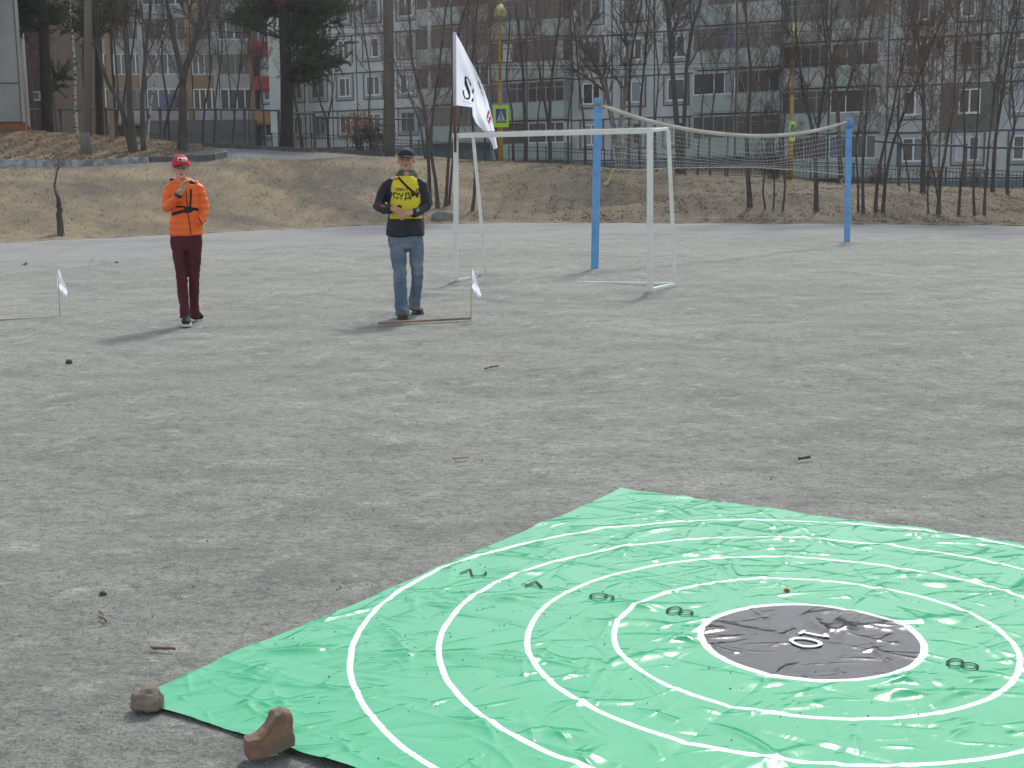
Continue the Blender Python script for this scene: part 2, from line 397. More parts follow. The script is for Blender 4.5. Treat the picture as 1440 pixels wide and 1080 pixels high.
for si, (t0, t1, zf, pm) in enumerate(SEC):
    nfl = 5
    w = MB(); w.box(t0, t1-.01, 0, 12, -1, zf+nfl*SH+.5); wall = w.build('wall', pm, apt)
    r = MB(); r.box(t0-.2, t1+.15, -.35, 12.3, zf+nfl*SH+.5, zf+nfl*SH+.8); r.build('roof', M['roof'], apt)
    pl = MB(); pl.box(t0, t1-.02, -.06, -.002, -1, zf-.35); pl.build('plinth', M['plinth'], apt)
    s = MB()
    for e in EDGES[si]:
        s.box(e-.05, e+.05, -.012, -.001, zf-.3, zf+nfl*SH+.4)
    for k in range(0, nfl+1):
        a, b = EDGES[si][0], EDGES[si][-1]
        s.box(a, b, -.016, -.0015, zf+k*SH-.30, zf+k*SH-.20)
    s.build('panel_seams', M['seam'], apt)
    for wi, (tc, _) in enumerate(WIN[si]):
        for k in range(nfl):
            zc = zf+1.52+k*SH
            ww = rnd.choice([1.25, 1.3, 1.35]) if si != 0 else (1.05 if wi in (0, 1, 3) else 1.25)
            if si == 2 and wi == 0: ww = 1.35
            h = 1.42
            patch = (si == 2 and wi == 1 and k == 1)
            if patch:
                q = MB(); q.box(44.52, 47.63, -.02, -.002, zf+k*SH-.18, zf+(k+1)*SH-.32); q.build('repaired_panel', M['patch'], apt)
            fr = MB(); fm = rnd.random()
            x0, x1, z0, z1 = tc-ww/2, tc+ww/2, zc-h/2, zc+h/2
            # dark painted outline and pale surround, as frames around the opening
            if not patch:
                def ring(m, g, wd, y0, y1, mi):
                    m.box(x0-g-wd, x0-g, y0, y1, z0-g-wd, z1+g+wd, mi); m.box(x1+g, x1+g+wd, y0, y1, z0-g-wd, z1+g+wd, mi)
                    m.box(x0-g, x1+g, y0, y1, z0-g-wd, z0-g, mi); m.box(x0-g, x1+g, y0, y1, z1+g, z1+g+wd, mi)
                sr = MB(); ring(sr, .24, .09, -.03, -.003, 0); ring(sr, .0, .2, -.05, -.004, 1)
                sr.build('window_surround', [M['surround'], M['trim_pale']], apt)
            fmat = M['pvc'] if fm < .62 else M['oldframe']
            fw = .075; y0, y1 = -.065, -.02
            fr.box(x0, x0+fw, y0, y1, z0, z1); fr.box(x1-fw, x1, y0, y1, z0, z1)
            fr.box(x0+fw, x1-fw, y0, y1, z0, z0+fw); fr.box(x0+fw, x1-fw, y0, y1, z1-fw, z1)
            mx = tc + rnd.choice([0, 0, -.12, .1]); fr.box(mx-.05, mx+.05, y0, y1, z0+fw, z1-fw)
            if fmat is M['oldframe']: fr.box(mx+.05, x1-fw, y0+.005, y1, z1-.45, z1-.40)
            fr.box(x0-.05, x1+.05, -.14, -.066, z0-.05, z0-.01)
            win = fr.build('window', fmat, apt)
            pn = MB(); pn.box(x0+fw-.01, x1-fw+.01, -.035, -.024, z0+fw-.01, z1-fw+.01); pn.build('pane', M['glass'], win)
            if rnd.random() < .5:
                c = MB()
                if rnd.random() < .5: c.box(x0+fw, mx-.05, -.0385, -.0355, z0+fw, z1-fw)
                else: c.box(mx+.05, x1-fw, -.0385, -.0355, z0+fw, z1-fw)
                c.build('curtain', M['curtain'], win)

def balcony(ta, tb, z, kind, r):
    """one enclosed or open balcony; z is its floor"""
    d = 1.0
    b = MB(); b.box(ta+.03, tb-.03, -d, -.002, z-.16, z)            # slab
    b.box(ta+.03, tb-.03, -d-.05, -d+.03, z-.05, z+1.02)
    b.box(ta+.03, ta+.09, -d+.03, -.002, z, z+1.02); b.box(tb-.09, tb-.03, -d+.03, -.002, z, z+1.02)
    ob = b.build('balcony', M['parapet'] if r.random() < .75 else M['parapet_grey'], apt)
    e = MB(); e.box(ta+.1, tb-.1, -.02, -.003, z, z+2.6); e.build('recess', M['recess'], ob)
    top = z+2.45
    if kind != 'open':
        g = MB(); fm = {'white': M['pvc'], 'old': M['oldframe'], 'brown': M['brownframe']}[kind]
        n = r.choice([3, 4, 4, 5]); fw = .06
        g.box(ta+.03, tb-.03, -d-.02, -d+.04, z+1.02, z+1.10); g.box(ta+.03, tb-.03, -d-.02, -d+.04, top-.07, top)
        for i in range(n+1):
            x = ta+.03+(tb-ta-.06)*i/n; x = min(max(x, ta+.03+fw/2), tb-.03-fw/2)
            g.box(x-fw/2, x+fw/2, -d-.015, -d+.035, z+1.10, top-.07)
        if r.random() < .4: g.box(ta+.1, tb-.1, -d-.01, -d+.03, z+2.0, z+2.05)
        g.box(ta+.03, ta+.08, -d+.04, -.002, z+1.02, top); g.box(tb-.08, tb-.03, -d+.04, -.002, z+1.02, top)
        g.build('glazing_frame', fm, ob)
        p = MB(); p.box(ta+.06, tb-.06, -d+.005, -d+.012, z+1.1, top-.07); p.build('pane', M['glass'], ob)
        if r.random() < .35:
            c = MB(); i = r.randrange(n); x = ta+.03+(tb-ta-.06)*i/n
            c.box(x+.05, x+(tb-ta)/n-.05, -d+.0035, -d+.0045, z+1.12, top-.09)
            c.build('curtain', M['blue_cloth'] if r.random() < .45 else M['curtain'], ob)
    rf = MB(); rf.box(ta, tb, -d-.08, -.003, top, top+.07); rf.build('balcony_cover', M['parapet_grey'], ob)
rb = random.Random(4)
BAL = [(0, 7.1, 13.25), (1, 13.35, 19.3), (1, 28.8, 34.75), (2, 34.85, 40.9)]
for si, a, b in BAL:
    zf = SEC[si][2]
    for k in range(0, 5):
        z = zf + k*SH
        m = (a+b)/2
        kinds = ['white', 'old', 'brown', 'white', 'old']
        for (u, v) in ((a, m-.04), (m+.04, b)):
            balcony(u, v, z, rb.choice(kinds), rb)
    dv = MB(); dv.box((a+b)/2-.035, (a+b)/2+.035, -1.0, -.003, zf-.3, zf+5*SH); dv.build('balcony_divider', M['seam'], apt)
for si in (1, 2):       # basement entrance boxes and service pipes at the foot of the wall
    x = SEC[si][0]+.02
    p = MB(); p.box(x, x+.12, -1.15, -.003, SEC[si][2]-1.2, SEC[si][2]+5*SH+.3); p.build('step_pier', M['plinth'], apt)

# ---- the recessed left block with red balcony boards
lb = empty('red_balcony_building', (0, 0, 0), 0, 'orange and cream apartment block with red balcony boards behind the pines on the left', 'apartment building')
X0 = at(-60, 248, 112).x; X1 = at(384, 248, 107).x; YF = 108.0
w = MB(); w.box(X0, X1, YF, YF+12, 0, 21); w.build('wall', M['brick_tan'], lb)
w = MB()
sx0, sx1 = at(384, 0, YF-5).x, at(400, 0, YF-5).x
w.box(at(379, 0, YF-5).x, at(401, 0, 103).x, YF-6.5, YF-.01, 0, 21); w.build('side_wall', M['panel_left'], lb)
def lz(py, Y, px=360): return at(px, py, Y).z
rl = random.Random(3)
floors = [lz(205-49*k, YF-1) for k in range(0, 6)]
for k in range(0, 5):
    zt = lz(125-49*(k-1), YF-1.6) ; zb = lz(107-49*(k-1), YF-1.6)
    z0, z1 = min(zt, zb), max(zt, zb)
    xa, xb = at(352, 0, YF-1.6).x, at(379, 0, YF-1.6).x
    b = MB(); b.box(xa, xb, YF-1.6, YF-1.5, z0, z1); b.box(xa, xb, YF-1.5, YF-.02, z0-.12, z0+.05)
    o = b.build('balcony', M['red_board'] if k > 0 else M['orange_board'], lb)
    f = MB()
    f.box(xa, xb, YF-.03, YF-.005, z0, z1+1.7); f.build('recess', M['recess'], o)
    if k in (2, 3, 4):
        g = MB()
        for i in range(4): x = xa+(xb-xa)*i/3; g.box(x-.04, x+.04, YF-1.59, YF-1.53, z1, z1+1.7)
        g.box(xa, xb, YF-1.6, YF-1.54, z1+1.7, z1+1.78); g.build('glazing_frame', M['pvc'], o)
        g = MB(); g.box(xa, xb, YF-1.56, YF-1.55, z1, z1+1.7); g.build('pane', M['glass'], o)
cols = [(72,108,'yellow_wall'),(112,150,'cream'),(155,196,'yellow_wall'),(200,262,'cream'),(266,300,'yellow_wall'),(304,350,'cream')]
for ci, (pa, pb, mt) in enumerate(cols):
    for k in range(0, 5):
        zb = lz(125-49*(k-1), YF-1.2, pa); zt = zb+1.1
        xa, xb = at(pa, 0, YF-1.2).x, at(pb, 0, YF-1.2).x
        b = MB(); b.box(xa, xb, YF-1.2, YF-1.1, zb, zt); b.box(xa, xb, YF-1.1, YF-.02, zb-.12, zb+.02)
        o = b.build('balcony', M['cream'] if (k+ci) % 2 == 0 else M[mt], lb)
        g = MB(); n = 4
        for i in range(n+1):
            x = xa+(xb-xa)*i/n; g.box(x-.045, x+.045, YF-1.19, YF-1.13, zt, zt+1.55)
        g.box(xa, xb, YF-1.2, YF-1.14, zt+1.55, zt+1.63); g.box(xa, xb, YF-1.2, YF-1.14, zt, zt+.06)
        g.build('glazing_frame', M['pvc'] if rl.random() < .7 else M['oldframe'], o)
        g = MB(); g.box(xa+.03, xb-.03, YF-1.17, YF-1.16, zt+.05, zt+1.55); g.build('pane', M['glass'], o)
    p = MB(); xp = at(pb+1.2, 0, YF).x; p.box(xp-.05, xp+.35, YF-1.3, YF-.003, 0, 21); p.build('pier', M['yellow_wall' if mt == 'cream' else 'cream'], lb)
# dark shop front and blue sign at the foot
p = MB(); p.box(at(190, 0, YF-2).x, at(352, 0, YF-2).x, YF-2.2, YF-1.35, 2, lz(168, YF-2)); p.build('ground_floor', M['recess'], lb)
p = MB(); p.box(at(219, 0, YF-2).x, at(240, 0, YF-2).x, YF-2.35, YF-2.25, lz(150, YF-2), lz(131, YF-2)); p.build('blue_board', M['blue_cloth'], lb)

# ---- near grey concrete block, far left
gb = empty('concrete_building', (0, 0, 0), 0, 'windowless grey concrete slab building with red brick footing at the far left edge', 'building')
pE = at(42, 183, 51); yC = 51.0
xr = at(30, 150, yC).x; xl = xr-16
zt = 12.0; zbr = lz(171, yC, 30)
def prism(m, foot, z0, z1):
    n = len(foot); m.add([(x, y, z0) for x, y in foot]+[(x, y, z1) for x, y in foot], [tuple(range(n))[::-1], tuple(range(n, 2*n))]+[(i, (i+1) % n, n+(i+1) % n, n+i) for i in range(n)])
xs_ = at(41, 150, yC+7).x            # the side wall turns away, seen only as a thin strip
b = MB(); prism(b, [(xl, yC), (xr, yC), (xr, yC+.3), (xl, yC+.3)], zbr, zt); b.build('wall', M['concrete'], gb)
b = MB(); prism(b, [(xr+.004, yC+.01), (xs_, yC+7), (xl-2, yC+7), (xl-2, yC+.32), (xr+.004, yC+.32)], zbr-.02, zt); b.build('side_wall', M['concrete_edge'], gb)
b = MB(); zs = lz(117, yC, 20)
b.box(xl, xr, yC-.006, yC-.001, zs-.03, zs+.03); b.box(xr-.05, xr-.01, yC-.007, yC-.002, zbr, zt); b.build('panel_seams', M['seam'], gb)
b = MB(); prism(b, [(xl, yC+.06), (xr+.1, yC+.06), (xs_+.1, yC+6.9), (xl, yC+6.9)], 2.4, zbr-.025); b.build('footing', M['foundation_brick'], gb)
# ---- brown brick annex behind it
bb = empty('brick_building', (0, 0, 0), 0, 'narrow brown brick building with white vent between the concrete slab and first pine', 'building')
xa, xb = at(25, 100, 70).x, at(64, 100, 70).x
b = MB(); b.box(xa, xb, 70, 80, 2, 13); b.build('wall', M['brick'], bb)
vx = at(51.5, 135, 70).x; vz = lz(135, 70, 51)
b = MB()
for s in (-1, 1): b.box(vx+s*.2-.04, vx+s*.2+.04, 69.93, 69.995, vz-.24, vz+.24)
b.box(vx-.16, vx+.16, 69.93, 69.995, vz+.17, vz+.24); b.box(vx-.16, vx+.16, 69.93, 69.995, vz-.24, vz-.17)
o = b.build('vent', M['trim_pale'], bb)
b = MB(); b.box(vx-.16, vx+.16, 69.96, 69.99, vz-.17, vz+.17); b.build('vent_opening', M['recess'], o)

# ================================================================== UPPER PATH AND KERBS
M['asphalt'] = mat('asphalt', (.125,.13,.132), (.16,.16,.158), .92, 2, bump=.3, bscale=60, bdist=.01)
M['kerb_white'] = mat('kerb_white', (.42,.44,.45), (.19,.20,.205), .9, 3.5, detail=8, lo=.4, hi=.6)
M['kerb_grey'] = mat('kerb_grey', (.13,.135,.135), (.09,.095,.095), .9, 3)
def strip(name, A, B, m, lift=.035, n=8):
    """sheet between two lines of land points (px, Y)"""
    N = 90; rows = []
    for i in range(N):
        t = i/(N-1)
        def ip(Lr):
            k = np.linspace(0, 1, len(Lr)); return Vector((np.interp(t, k, [on_terr(*q).x for q in Lr]), np.interp(t, k, [q[1] for q in Lr]), 0))
        a, b = ip(A), ip(B)
        row = []
        for j in range(n):
            p = a.lerp(b, j/(n-1)); row.append([p.x, p.y, tz(p.x, p.y)+lift+.03])
        rows.append(row)
    P = np.array(rows); P[:, 0, 2] -= .12; P[:, -1, 2] -= .12
    return tag(grid_obj(name, P, m), kind='structure')
strip('upper_path', [(-260,41.2),(0,41.4),(180,44),(310,47.3),(450,50.3),(560,53.3),(640,55)], [(-260,43.2),(0,43.4),(180,45.8),(310,55.6),(450,56.6),(545,57.5),(700,58.6)], M['asphalt'])
def kerb(name, pts, h, w, m, label=None):
    pts = [on_terr(*p) for p in pts]
    dense = []
    for a, b in zip(pts[:-1], pts[1:]):
        n = max(2, int((b-a).length/1.0))
        for i in range(n): dense.append(a.lerp(b, i/n))
    dense.append(pts[-1])
    b = MB()
    for p, q in zip(dense[:-1], dense[1:]):
        t = (q-p); t.z = 0; t.normalize(); s = Vector((-t.y, t.x, 0))*w/2
        q2 = q-t*.012
        z0, z1 = tz(p.x, p.y), tz(q.x, q.y); jit = rk.uniform(-.012, .012)
        vs = [(p-s), (q2-s), (q2+s), (p+s)]
        zz = [z0, z1, z1, z0]
        V = [(v.x, v.y, z-.2) for v, z in zip(vs, zz)]+[(v.x, v.y, z+h+jit) for v, z in zip(vs, zz)]
        b.add(V, [(0,3,2,1),(4,5,6,7),(0,1,5,4),(1,2,6,5),(2,3,7,6),(3,0,4,7)])
    return tag(b.build(name, m, bevel=.015), kind='structure')
rk = random.Random(2)
kerb('kerb', [(-260,43.4),(0,43.5),(100,44.8),(210,46.3)], .27, .16, M['kerb_white'])
kerb('kerb', [(211,46.35),(260,46.9),(300,47.6),(316,48.8),(318,50.5)], .26, .18, M['kerb_grey'])
kerb('kerb', [(288,56.6),(340,56.2),(400,56.6),(450,57.2),(500,57.8),(540,58.2)], .24, .25, M['kerb_grey'])

# ================================================================== FENCES
M['iron'] = mat('iron', (.045,.06,.065), (.07,.085,.09), .6, 6)
M['pipe'] = mat('pipe', (.06,.085,.09), (.09,.11,.11), .6, 5)
def picket_fence(name, pts, h, label, bay=2.4):
    """pts: (px, Y, z of the foot)"""
    P = []
    for px, Y, z in pts: p = at(px, 248, Y); P.append(Vector((p.x, Y, z)))
    dense = []
    for a, b in zip(P[:-1], P[1:]):
        n = max(1, round((b-a).length/bay))
        for i in range(n): dense.append(a.lerp(b, i/n))
    dense.append(P[-1])
    root = empty(name, dense[0], 0, label, 'fence')
    o0 = dense[0]
    for i, p in enumerate(dense):
        q = p-o0; b = MB(); b.box(q.x-.03, q.x+.03, q.y-.03, q.y+.03, q.z-.5, q.z+h+.06); b.build('post', M['iron'], root)
        if i+1 < len(dense):
            r = dense[i+1]-o0; b = MB()
            for zz in (.12, h-.16, h): b.bar(q+Vector((0,0,zz)), r+Vector((0,0,zz)), .03, .03)
            L = (r-q).length; n = int(L/.14)
            for k in range(1, n):
                c = q.lerp(r, k/n); b.bar(c+Vector((0,0,.13)), c+Vector((0,0,h-.02)), .016, .016)
            b.build('picket_panel', M['iron'], root)
    return root
picket_fence('picket_fence', [(215,66,2.95),(330,66,2.95),(440,65,2.85),(540,64,2.55),(640,63,2.3),(700,62,2.1)], .8, 'low black iron picket fence running from the left trees to behind the flag pole')
picket_fence('picket_fence', [(716,61.5,1.98),(768,61,1.93),(850,60,1.76),(960,59,1.45),(1080,58,1.2),(1200,57,1.0),(1330,55,.78),(1440,53,.58),(1560,52,.5)], .85, 'low black iron picket fence behind the volleyball net and the right hand trees')
def rail_fence(name, runs, posts, label):
    """runs: (pxa, pxb, pya, pyb, Y); posts: (px, py_top, Y)"""
    root = empty(name, (0, 0, 0), 0, label, 'fence')
    for a, b, ya, yb, Y in runs:
        m = MB(); m.tube([at(a, ya, Y), at(b, yb, Y)], .045, 8); m.build('rail', M['pipe'], root, True)
    for px, py, Y in posts:
        p = at(px, py, Y); m = MB(); m.box(p.x-.06, p.x+.06, Y+.05, Y+.17, tz(p.x, Y)-.5, p.z+.05); m.build('post', M['kerb_grey'], root)
    return root
rail_fence('rail_fence', [(18,345,154,154,63),(345,392,154,155.5,63),(393,442,159.5,160,63),(442,580,165,168,63)],
           [(25,152,63),(84,152,63),(148,152,63),(182,152,63),(224,152,63),(302,152,63),(343,152,63),(391,155,63),(441,160,63),(500,164,63),(577,166,63)],
           'tall pipe rail fence on concrete posts under the left hand pines')
rail_fence('rail_fence', [(1225,1268,198,201,52),(1268,1358,203,205,52),(1359,1520,207,209,52)],
           [(1267,200,52),(1359,204,52),(1470,206,52)],
           'tall pipe rail fence on grey posts in front of the right end of the block')

# ================================================================== THE TARGET MAT
MC = Vector((.955, 4.037, 0)); MROT = R(56.8); HS = 1.5
MA = np.array([[math.cos(MROT), -math.sin(MROT)], [math.sin(MROT), math.cos(MROT)]])
NG = 640
gx = np.linspace(-HS, HS, NG); GX, GY = np.meshgrid(gx, gx, indexing='ij')
def mat_height():
    rs = np.random.RandomState(21)
    Z = np.full_like(GX, .012)
    for i in range(14):
        k = 2*PI/rs.uniform(.35, 1.6); an = rs.uniform(0, PI); ph = rs.uniform(0, 6.3)
        Z += .00045*(2*PI/k)*np.sin(k*(GX*math.cos(an)+GY*math.sin(an))+ph+1.2*np.sin(GX*2.1+GY*1.3+i))
    # folding creases, straight across the sheet
    for c in (-1.12, -.75, -.37, .0, .37, .75, 1.12):
        j = .004*np.sin(GX*5+c*9)
        a = .0035 if abs(c) not in (0,) else .006
        Z += (1 if int(c*100) % 2 else -1)*a*np.exp(-np.abs(GY-c-j)/.022)*(.5+.5*np.sin(GX*2.3+c*7)**2)
        Z += (-1 if int(c*100) % 2 else 1)*a*np.exp(-np.abs(GX-c+.01-j)/.022)*(.5+.5*np.sin(GY*2.9+c*5)**2)
    # short sharp wrinkles, most of them along two directions
    for i in range(1100):
        cx, cy = rs.uniform(-1.5, 1.5, 2)
        an = rs.choice([R(-38), R(52), R(-5), R(90), R(-70)], p=[.42, .18, .2, .1, .1]) + rs.normal(0, .28)
        L = rs.uniform(.03, .20)*(1 if rs.rand() < .88 else 2.0); W = rs.uniform(.005, .016)*(.6+L*1.6); a = rs.uniform(.16, .45)*W*rs.choice([1, 1, -.6])
        i0, i1 = np.searchsorted(gx, [cx-L*1.6, cx+L*1.6]); j0, j1 = np.searchsorted(gx, [cy-L*1.6, cy+L*1.6])
        x = GX[i0:i1, j0:j1]-cx; y = GY[i0:i1, j0:j1]-cy
        u = x*math.cos(an)+y*math.sin(an); v = -x*math.sin(an)+y*math.cos(an)+rs.uniform(-1, 1)*u*u/L*.25
        Z[i0:i1, j0:j1] += a*np.exp(-(u/L)**2*2.5)*np.exp(-np.abs(v/W)**1.5)
    # broader soft ridges that catch the light
    for i in range(95):
        cx, cy = rs.uniform(-1.5, 1.5, 2); an = rs.choice([R(-57), R(-35), R(20)], p=[.6, .25, .15])+rs.normal(0, .22)
        L = rs.uniform(.07, .26); W = rs.uniform(.016, .034); a = rs.uniform(.20, .33)*W
        i0, i1 = np.searchsorted(gx, [cx-L*1.8, cx+L*1.8]); j0, j1 = np.searchsorted(gx, [cy-L*1.8, cy+L*1.8])
        x = GX[i0:i1, j0:j1]-cx; y = GY[i0:i1, j0:j1]-cy
        u = x*math.cos(an)+y*math.sin(an); v = -x*math.sin(an)+y*math.cos(an)+rs.uniform(-1, 1)*u*u/L*.3
        Z[i0:i1, j0:j1] += a*np.exp(-(u/L)**2*2.2)*np.exp(-(v/W)**2)
    # the sheet lies smoother where the figures are printed
    for yy in (1.335, 1.065, .78, .475, 0, -.475, -.78):
        wt = .85*np.exp(-(((GX-.02)/.075)**2+((GY-yy)/.085)**2)**2); Z = Z*(1-wt)+.010*wt
    e = np.minimum(HS-np.abs(GX), HS-np.abs(GY))
    Z = np.maximum(Z, .004)
    # lifted waves along the hem
    d = HS-np.abs(GX); wv = np.clip(np.sin(GY*9.0+1.0)*.6+np.sin(GY*21)*.4, 0, 1)
    Z += .007*wv*np.exp(-d/.06)
    d = HS-np.abs(GY); wv = np.clip(np.sin(GX*7.0+2.5)*.6+np.sin(GX*17+1)*.4, 0, 1)
    Z += .006*wv*np.exp(-d/.05)
    return Z
MZ = mat_height()
def mat_z(x, y):
    i = min(max((x+HS)/(2*HS)*(NG-1), 0), NG-1.001); j = min(max((y+HS)/(2*HS)*(NG-1), 0), NG-1.001)
    a, b = int(i), int(j); u, v = i-a, j-b
    return float(MZ[a,b]*(1-u)*(1-v)+MZ[a+1,b]*u*(1-v)+MZ[a,b+1]*(1-u)*v+MZ[a+1,b+1]*u*v)
def target_material():
    m = bpy.data.materials.new('target_vinyl'); m.use_nodes = True
    nt = m.node_tree; N = nt.nodes; L = nt.links; p = N['Principled BSDF']
    tc = N.new('ShaderNodeTexCoord')
    def math_(op, a, b=None, c=None):
        x = N.new('ShaderNodeMath'); x.operation = op
        for i, v in enumerate((a, b, c)):
            if v is None: continue
            if isinstance(v, (int, float)): x.inputs[i].default_value = v
            else: L.new(v, x.inputs[i])
        return x.outputs[0]
    def noise_(sc, de=3, ro=.6):
        t = N.new('ShaderNodeTexNoise'); t.inputs['Scale'].default_value = sc; t.inputs['Detail'].default_value = de
        t.inputs['Roughness'].default_value = ro; L.new(tc.outputs['Object'], t.inputs['Vector']); return t.outputs['Fac']
    sx = N.new('ShaderNodeSeparateXYZ'); L.new(tc.outputs['Object'], sx.inputs[0])
    x2 = math_('MULTIPLY', sx.outputs[0], sx.outputs[0]); y2 = math_('MULTIPLY', sx.outputs[1], sx.outputs[1])
    r = math_('SQRT', math_('ADD', x2, y2))
    r = math_('ADD', r, math_('MULTIPLY', math_('SUBTRACT', noise_(3.5, 2), .5), .018))
    ring = None
    for R0 in (.352, .633, .916, 1.20, 1.477):
        h = .0095 if R0 > .4 else .0115
        c = math_('LESS_THAN', math_('ABSOLUTE', math_('SUBTRACT', r, R0)), h)
        ring = c if ring is None else math_('MAXIMUM', ring, c)
    disc = math_('LESS_THAN', r, .341)
    def mix(f, a, b):
        x = N.new('ShaderNodeMix'); x.data_type = 'RGBA'; L.new(f, x.inputs[0])
        for s, v in ((x.inputs[6], a), (x.inputs[7], b)):
            if isinstance(v, tuple): s.default_value = (*v, 1)
            else: L.new(v, s)
        return x.outputs[2]
    g = mix(noise_(1.3, 4), (.033,.37,.165), (.050,.43,.205))
    # dust trodden onto it
    dr = N.new('ShaderNodeMapRange'); dr.inputs[1].default_value = .58; dr.inputs[2].default_value = .78; dr.inputs[4].default_value = .45
    L.new(noise_(2.6, 8, .7), dr.inputs[0])
    g = mix(dr.outputs[0], g, (.20,.37,.26))
    col = mix(disc, g, (.016,.018,.024)); col = mix(ring, col, (.82,.84,.84))
    L.new(col, p.inputs['Base Color'])
    rr = N.new('ShaderNodeMapRange'); rr.inputs[1].default_value = .35; rr.inputs[2].default_value = .7
    rr.inputs[3].default_value = .12; rr.inputs[4].default_value = .24; L.new(noise_(5, 5), rr.inputs[0]); L.new(rr.outputs[0], p.inputs['Roughness'])
    p.inputs['Specular IOR Level'].default_value = .42
    p.inputs['Subsurface Weight'].default_value = 0
    b = N.new('ShaderNodeBump'); b.inputs['Strength'].default_value = .35; b.inputs['Distance'].default_value = .004
    mp = N.new('ShaderNodeMapping'); mp.inputs['Scale'].default_value = (1, 2.2, 1); mp.inputs['Rotation'].default_value = (0, 0, R(38))
    L.new(tc.outputs['Object'], mp.inputs[0])
    t = N.new('ShaderNodeTexNoise'); t.inputs['Scale'].default_value = 9; t.inputs['Detail'].default_value = 3; t.inputs['Distortion'].default_value = 1.0
    L.new(mp.outputs[0], t.inputs['Vector']); L.new(t.outputs['Fac'], b.inputs['Height']); L.new(b.outputs[0], p.inputs['Normal'])
    return m
matroot = empty('target_mat', (MC.x, MC.y, 0), MROT, 'square glossy green plastic mat with white rings around a black centre, spread on the gravel', 'target mat')
PX_ = GX.copy(); PY_ = GY.copy()
edge = np.abs(GX) > HS-.03
PX_ += .006*np.sin(GY*6+.5)*np.clip((np.abs(GX)-1.2)/.3, 0, 1); PY_ += .006*np.sin(GX*5)*np.clip((np.abs(GY)-1.2)/.3, 0, 1)
sheet = grid_obj('sheet', np.stack([PX_, PY_, MZ], -1), target_material(), matroot)
M['digit'] = mat('digit', (.025,.06,.045), (.03,.075,.05), .8, 8, spec=.1)
M['digit_white'] = mat('digit_white', (.80,.82,.82), (.78,.8,.8), .4, 8)
def arc(cx, cy, rx, ry, a0, a1, n=22):
    return [(cx+rx*math.cos(R(a0+(a1-a0)*i/n)), cy+ry*math.sin(R(a0+(a1-a0)*i/n))) for i in range(n+1)]
DIG = {'2': [arc(.5, .72, .42, .28, 165, -25)+[(.1,.02),(.95,.02)]],
       '4': [[(.72,0),(.72,1),(.05,.30),(.98,.30)]],
       '6': [arc(.62, .62, .5, .38, 75, 150)+arc(.5, .32, .40, .32, 170, 530)],
       '8': [arc(.5, .75, .32, .25, -90, 270)+arc(.5, .25, .42, .25, 90, 450)],
       '1': [[(.2,.78),(.5,1),(.5,0)], [(.2,0),(.8,0)]],
       '0': [arc(.5, .5, .42, .5, 0, 360)]}
def digit(ch, cx, cy, h, w, m, sw=.011):
    """printed figure: its top points to local -y, its right side to local -x"""
    b = MB()
    for line in DIG[ch]:
        P = []
        for (x0, y0), (x1, y1) in zip(line[:-1], line[1:]):
            n = max(1, int(math.hypot((x1-x0)*w, (y1-y0)*h)/.006))
            for i in range(n): P.append((x0+(x1-x0)*i/n, y0+(y1-y0)*i/n))
        P.append(line[-1])
        Q = [Vector((cx-(x-.5)*w, cy-(y-.5)*h)) for x, y in P]
        vs = []
        for i, q in enumerate(Q):
            t = (Q[min(i+1, len(Q)-1)]-Q[max(i-1, 0)]).normalized(); nrm = Vector((-t.y, t.x))*sw/2
            for s in (-1, 0, 1):
                c = q+nrm*s; vs.append((c.x, c.y, mat_z(c.x, c.y)+.0042))
        fs = []
        for i in range(len(Q)-1):
            fs += [(3*i, 3*i+3, 3*i+4, 3*i+1), (3*i+1, 3*i+4, 3*i+5, 3*i+2)]
        b.add(vs, fs)
    return b.build('printed_number', m, matroot)
for ch, yy in (('2', 1.335), ('4', 1.065), ('6', .78), ('8', .475), ('8', -.475), ('6', -.78), ('4', -1.065), ('2', -1.335)):
    digit(ch, 0.02, yy, .088, .080, M['digit'], .0085)
digit('1', .042, 0, .088, .07, M['digit_white'], .013); digit('0', -.042, 0, .095, .08, M['digit_white'], .014)

# ---- stones, bricks, sticks
def rock(name, loc, size, seed, m, label, cat, sub=3, amp=.22, flat=0):
    bm = bmesh.new(); bmesh.ops.create_icosphere(bm, subdivisions=sub, radius=1)
    for v in bm.verts:
        n = noise.noise(v.co*1.3+Vector((seed, 0, 0)))*amp*2+noise.noise(v.co*3.1+Vector((0, seed, 0)))*amp*.7
        v.co *= 1+n
        q = Vector((round(v.co.x*3)/3, round(v.co.y*3)/3, round(v.co.z*3)/3)); v.co = v.co.lerp(q, .35)
        if v.co.z < -.55: v.co.z = -.55-(v.co.z+.55)*-.1
        v.co.x *= size[0]/2; v.co.y *= size[1]/2; v.co.z *= size[2]/2
    me = bpy.data.meshes.new(name); bm.to_mesh(me); bm.free(); me.materials.append(m)
    me.polygons.foreach_set('use_smooth', [sub > 2]*len(me.polygons))
    o = bpy.data.objects.new(name, me); COL.objects.link(o); o.location = loc + Vector((0, 0, size[2]/2*.55))
    return tag(o, label, cat)
M['stone'] = mat('stone', (.22,.18,.14), (.12,.10,.08), .9, 25, bump=.7, bscale=70, bdist=.006, c3=(.25,.215,.17), s3=14)
M['brick_chunk'] = mat('brick_chunk', (.29,.165,.10), (.17,.125,.095), .92, 22, bump=.7, bscale=90, bdist=.006, c3=(.17,.145,.115), s3=16)
M['stone_grey'] = mat('stone_grey', (.22,.21,.19), (.15,.145,.135), .95, 6, bump=.6, bscale=30)
M['stone_dark'] = mat('stone_dark', (.06,.06,.055), (.09,.085,.08), .95, 20)
p = ground(209, 1000); rock('stone', p+Vector((0, 0, .012)), (.092, .088, .078), 3.3, M['stone'], 'round brown stone holding down the left corner of the green mat', 'stone', 4, .12)
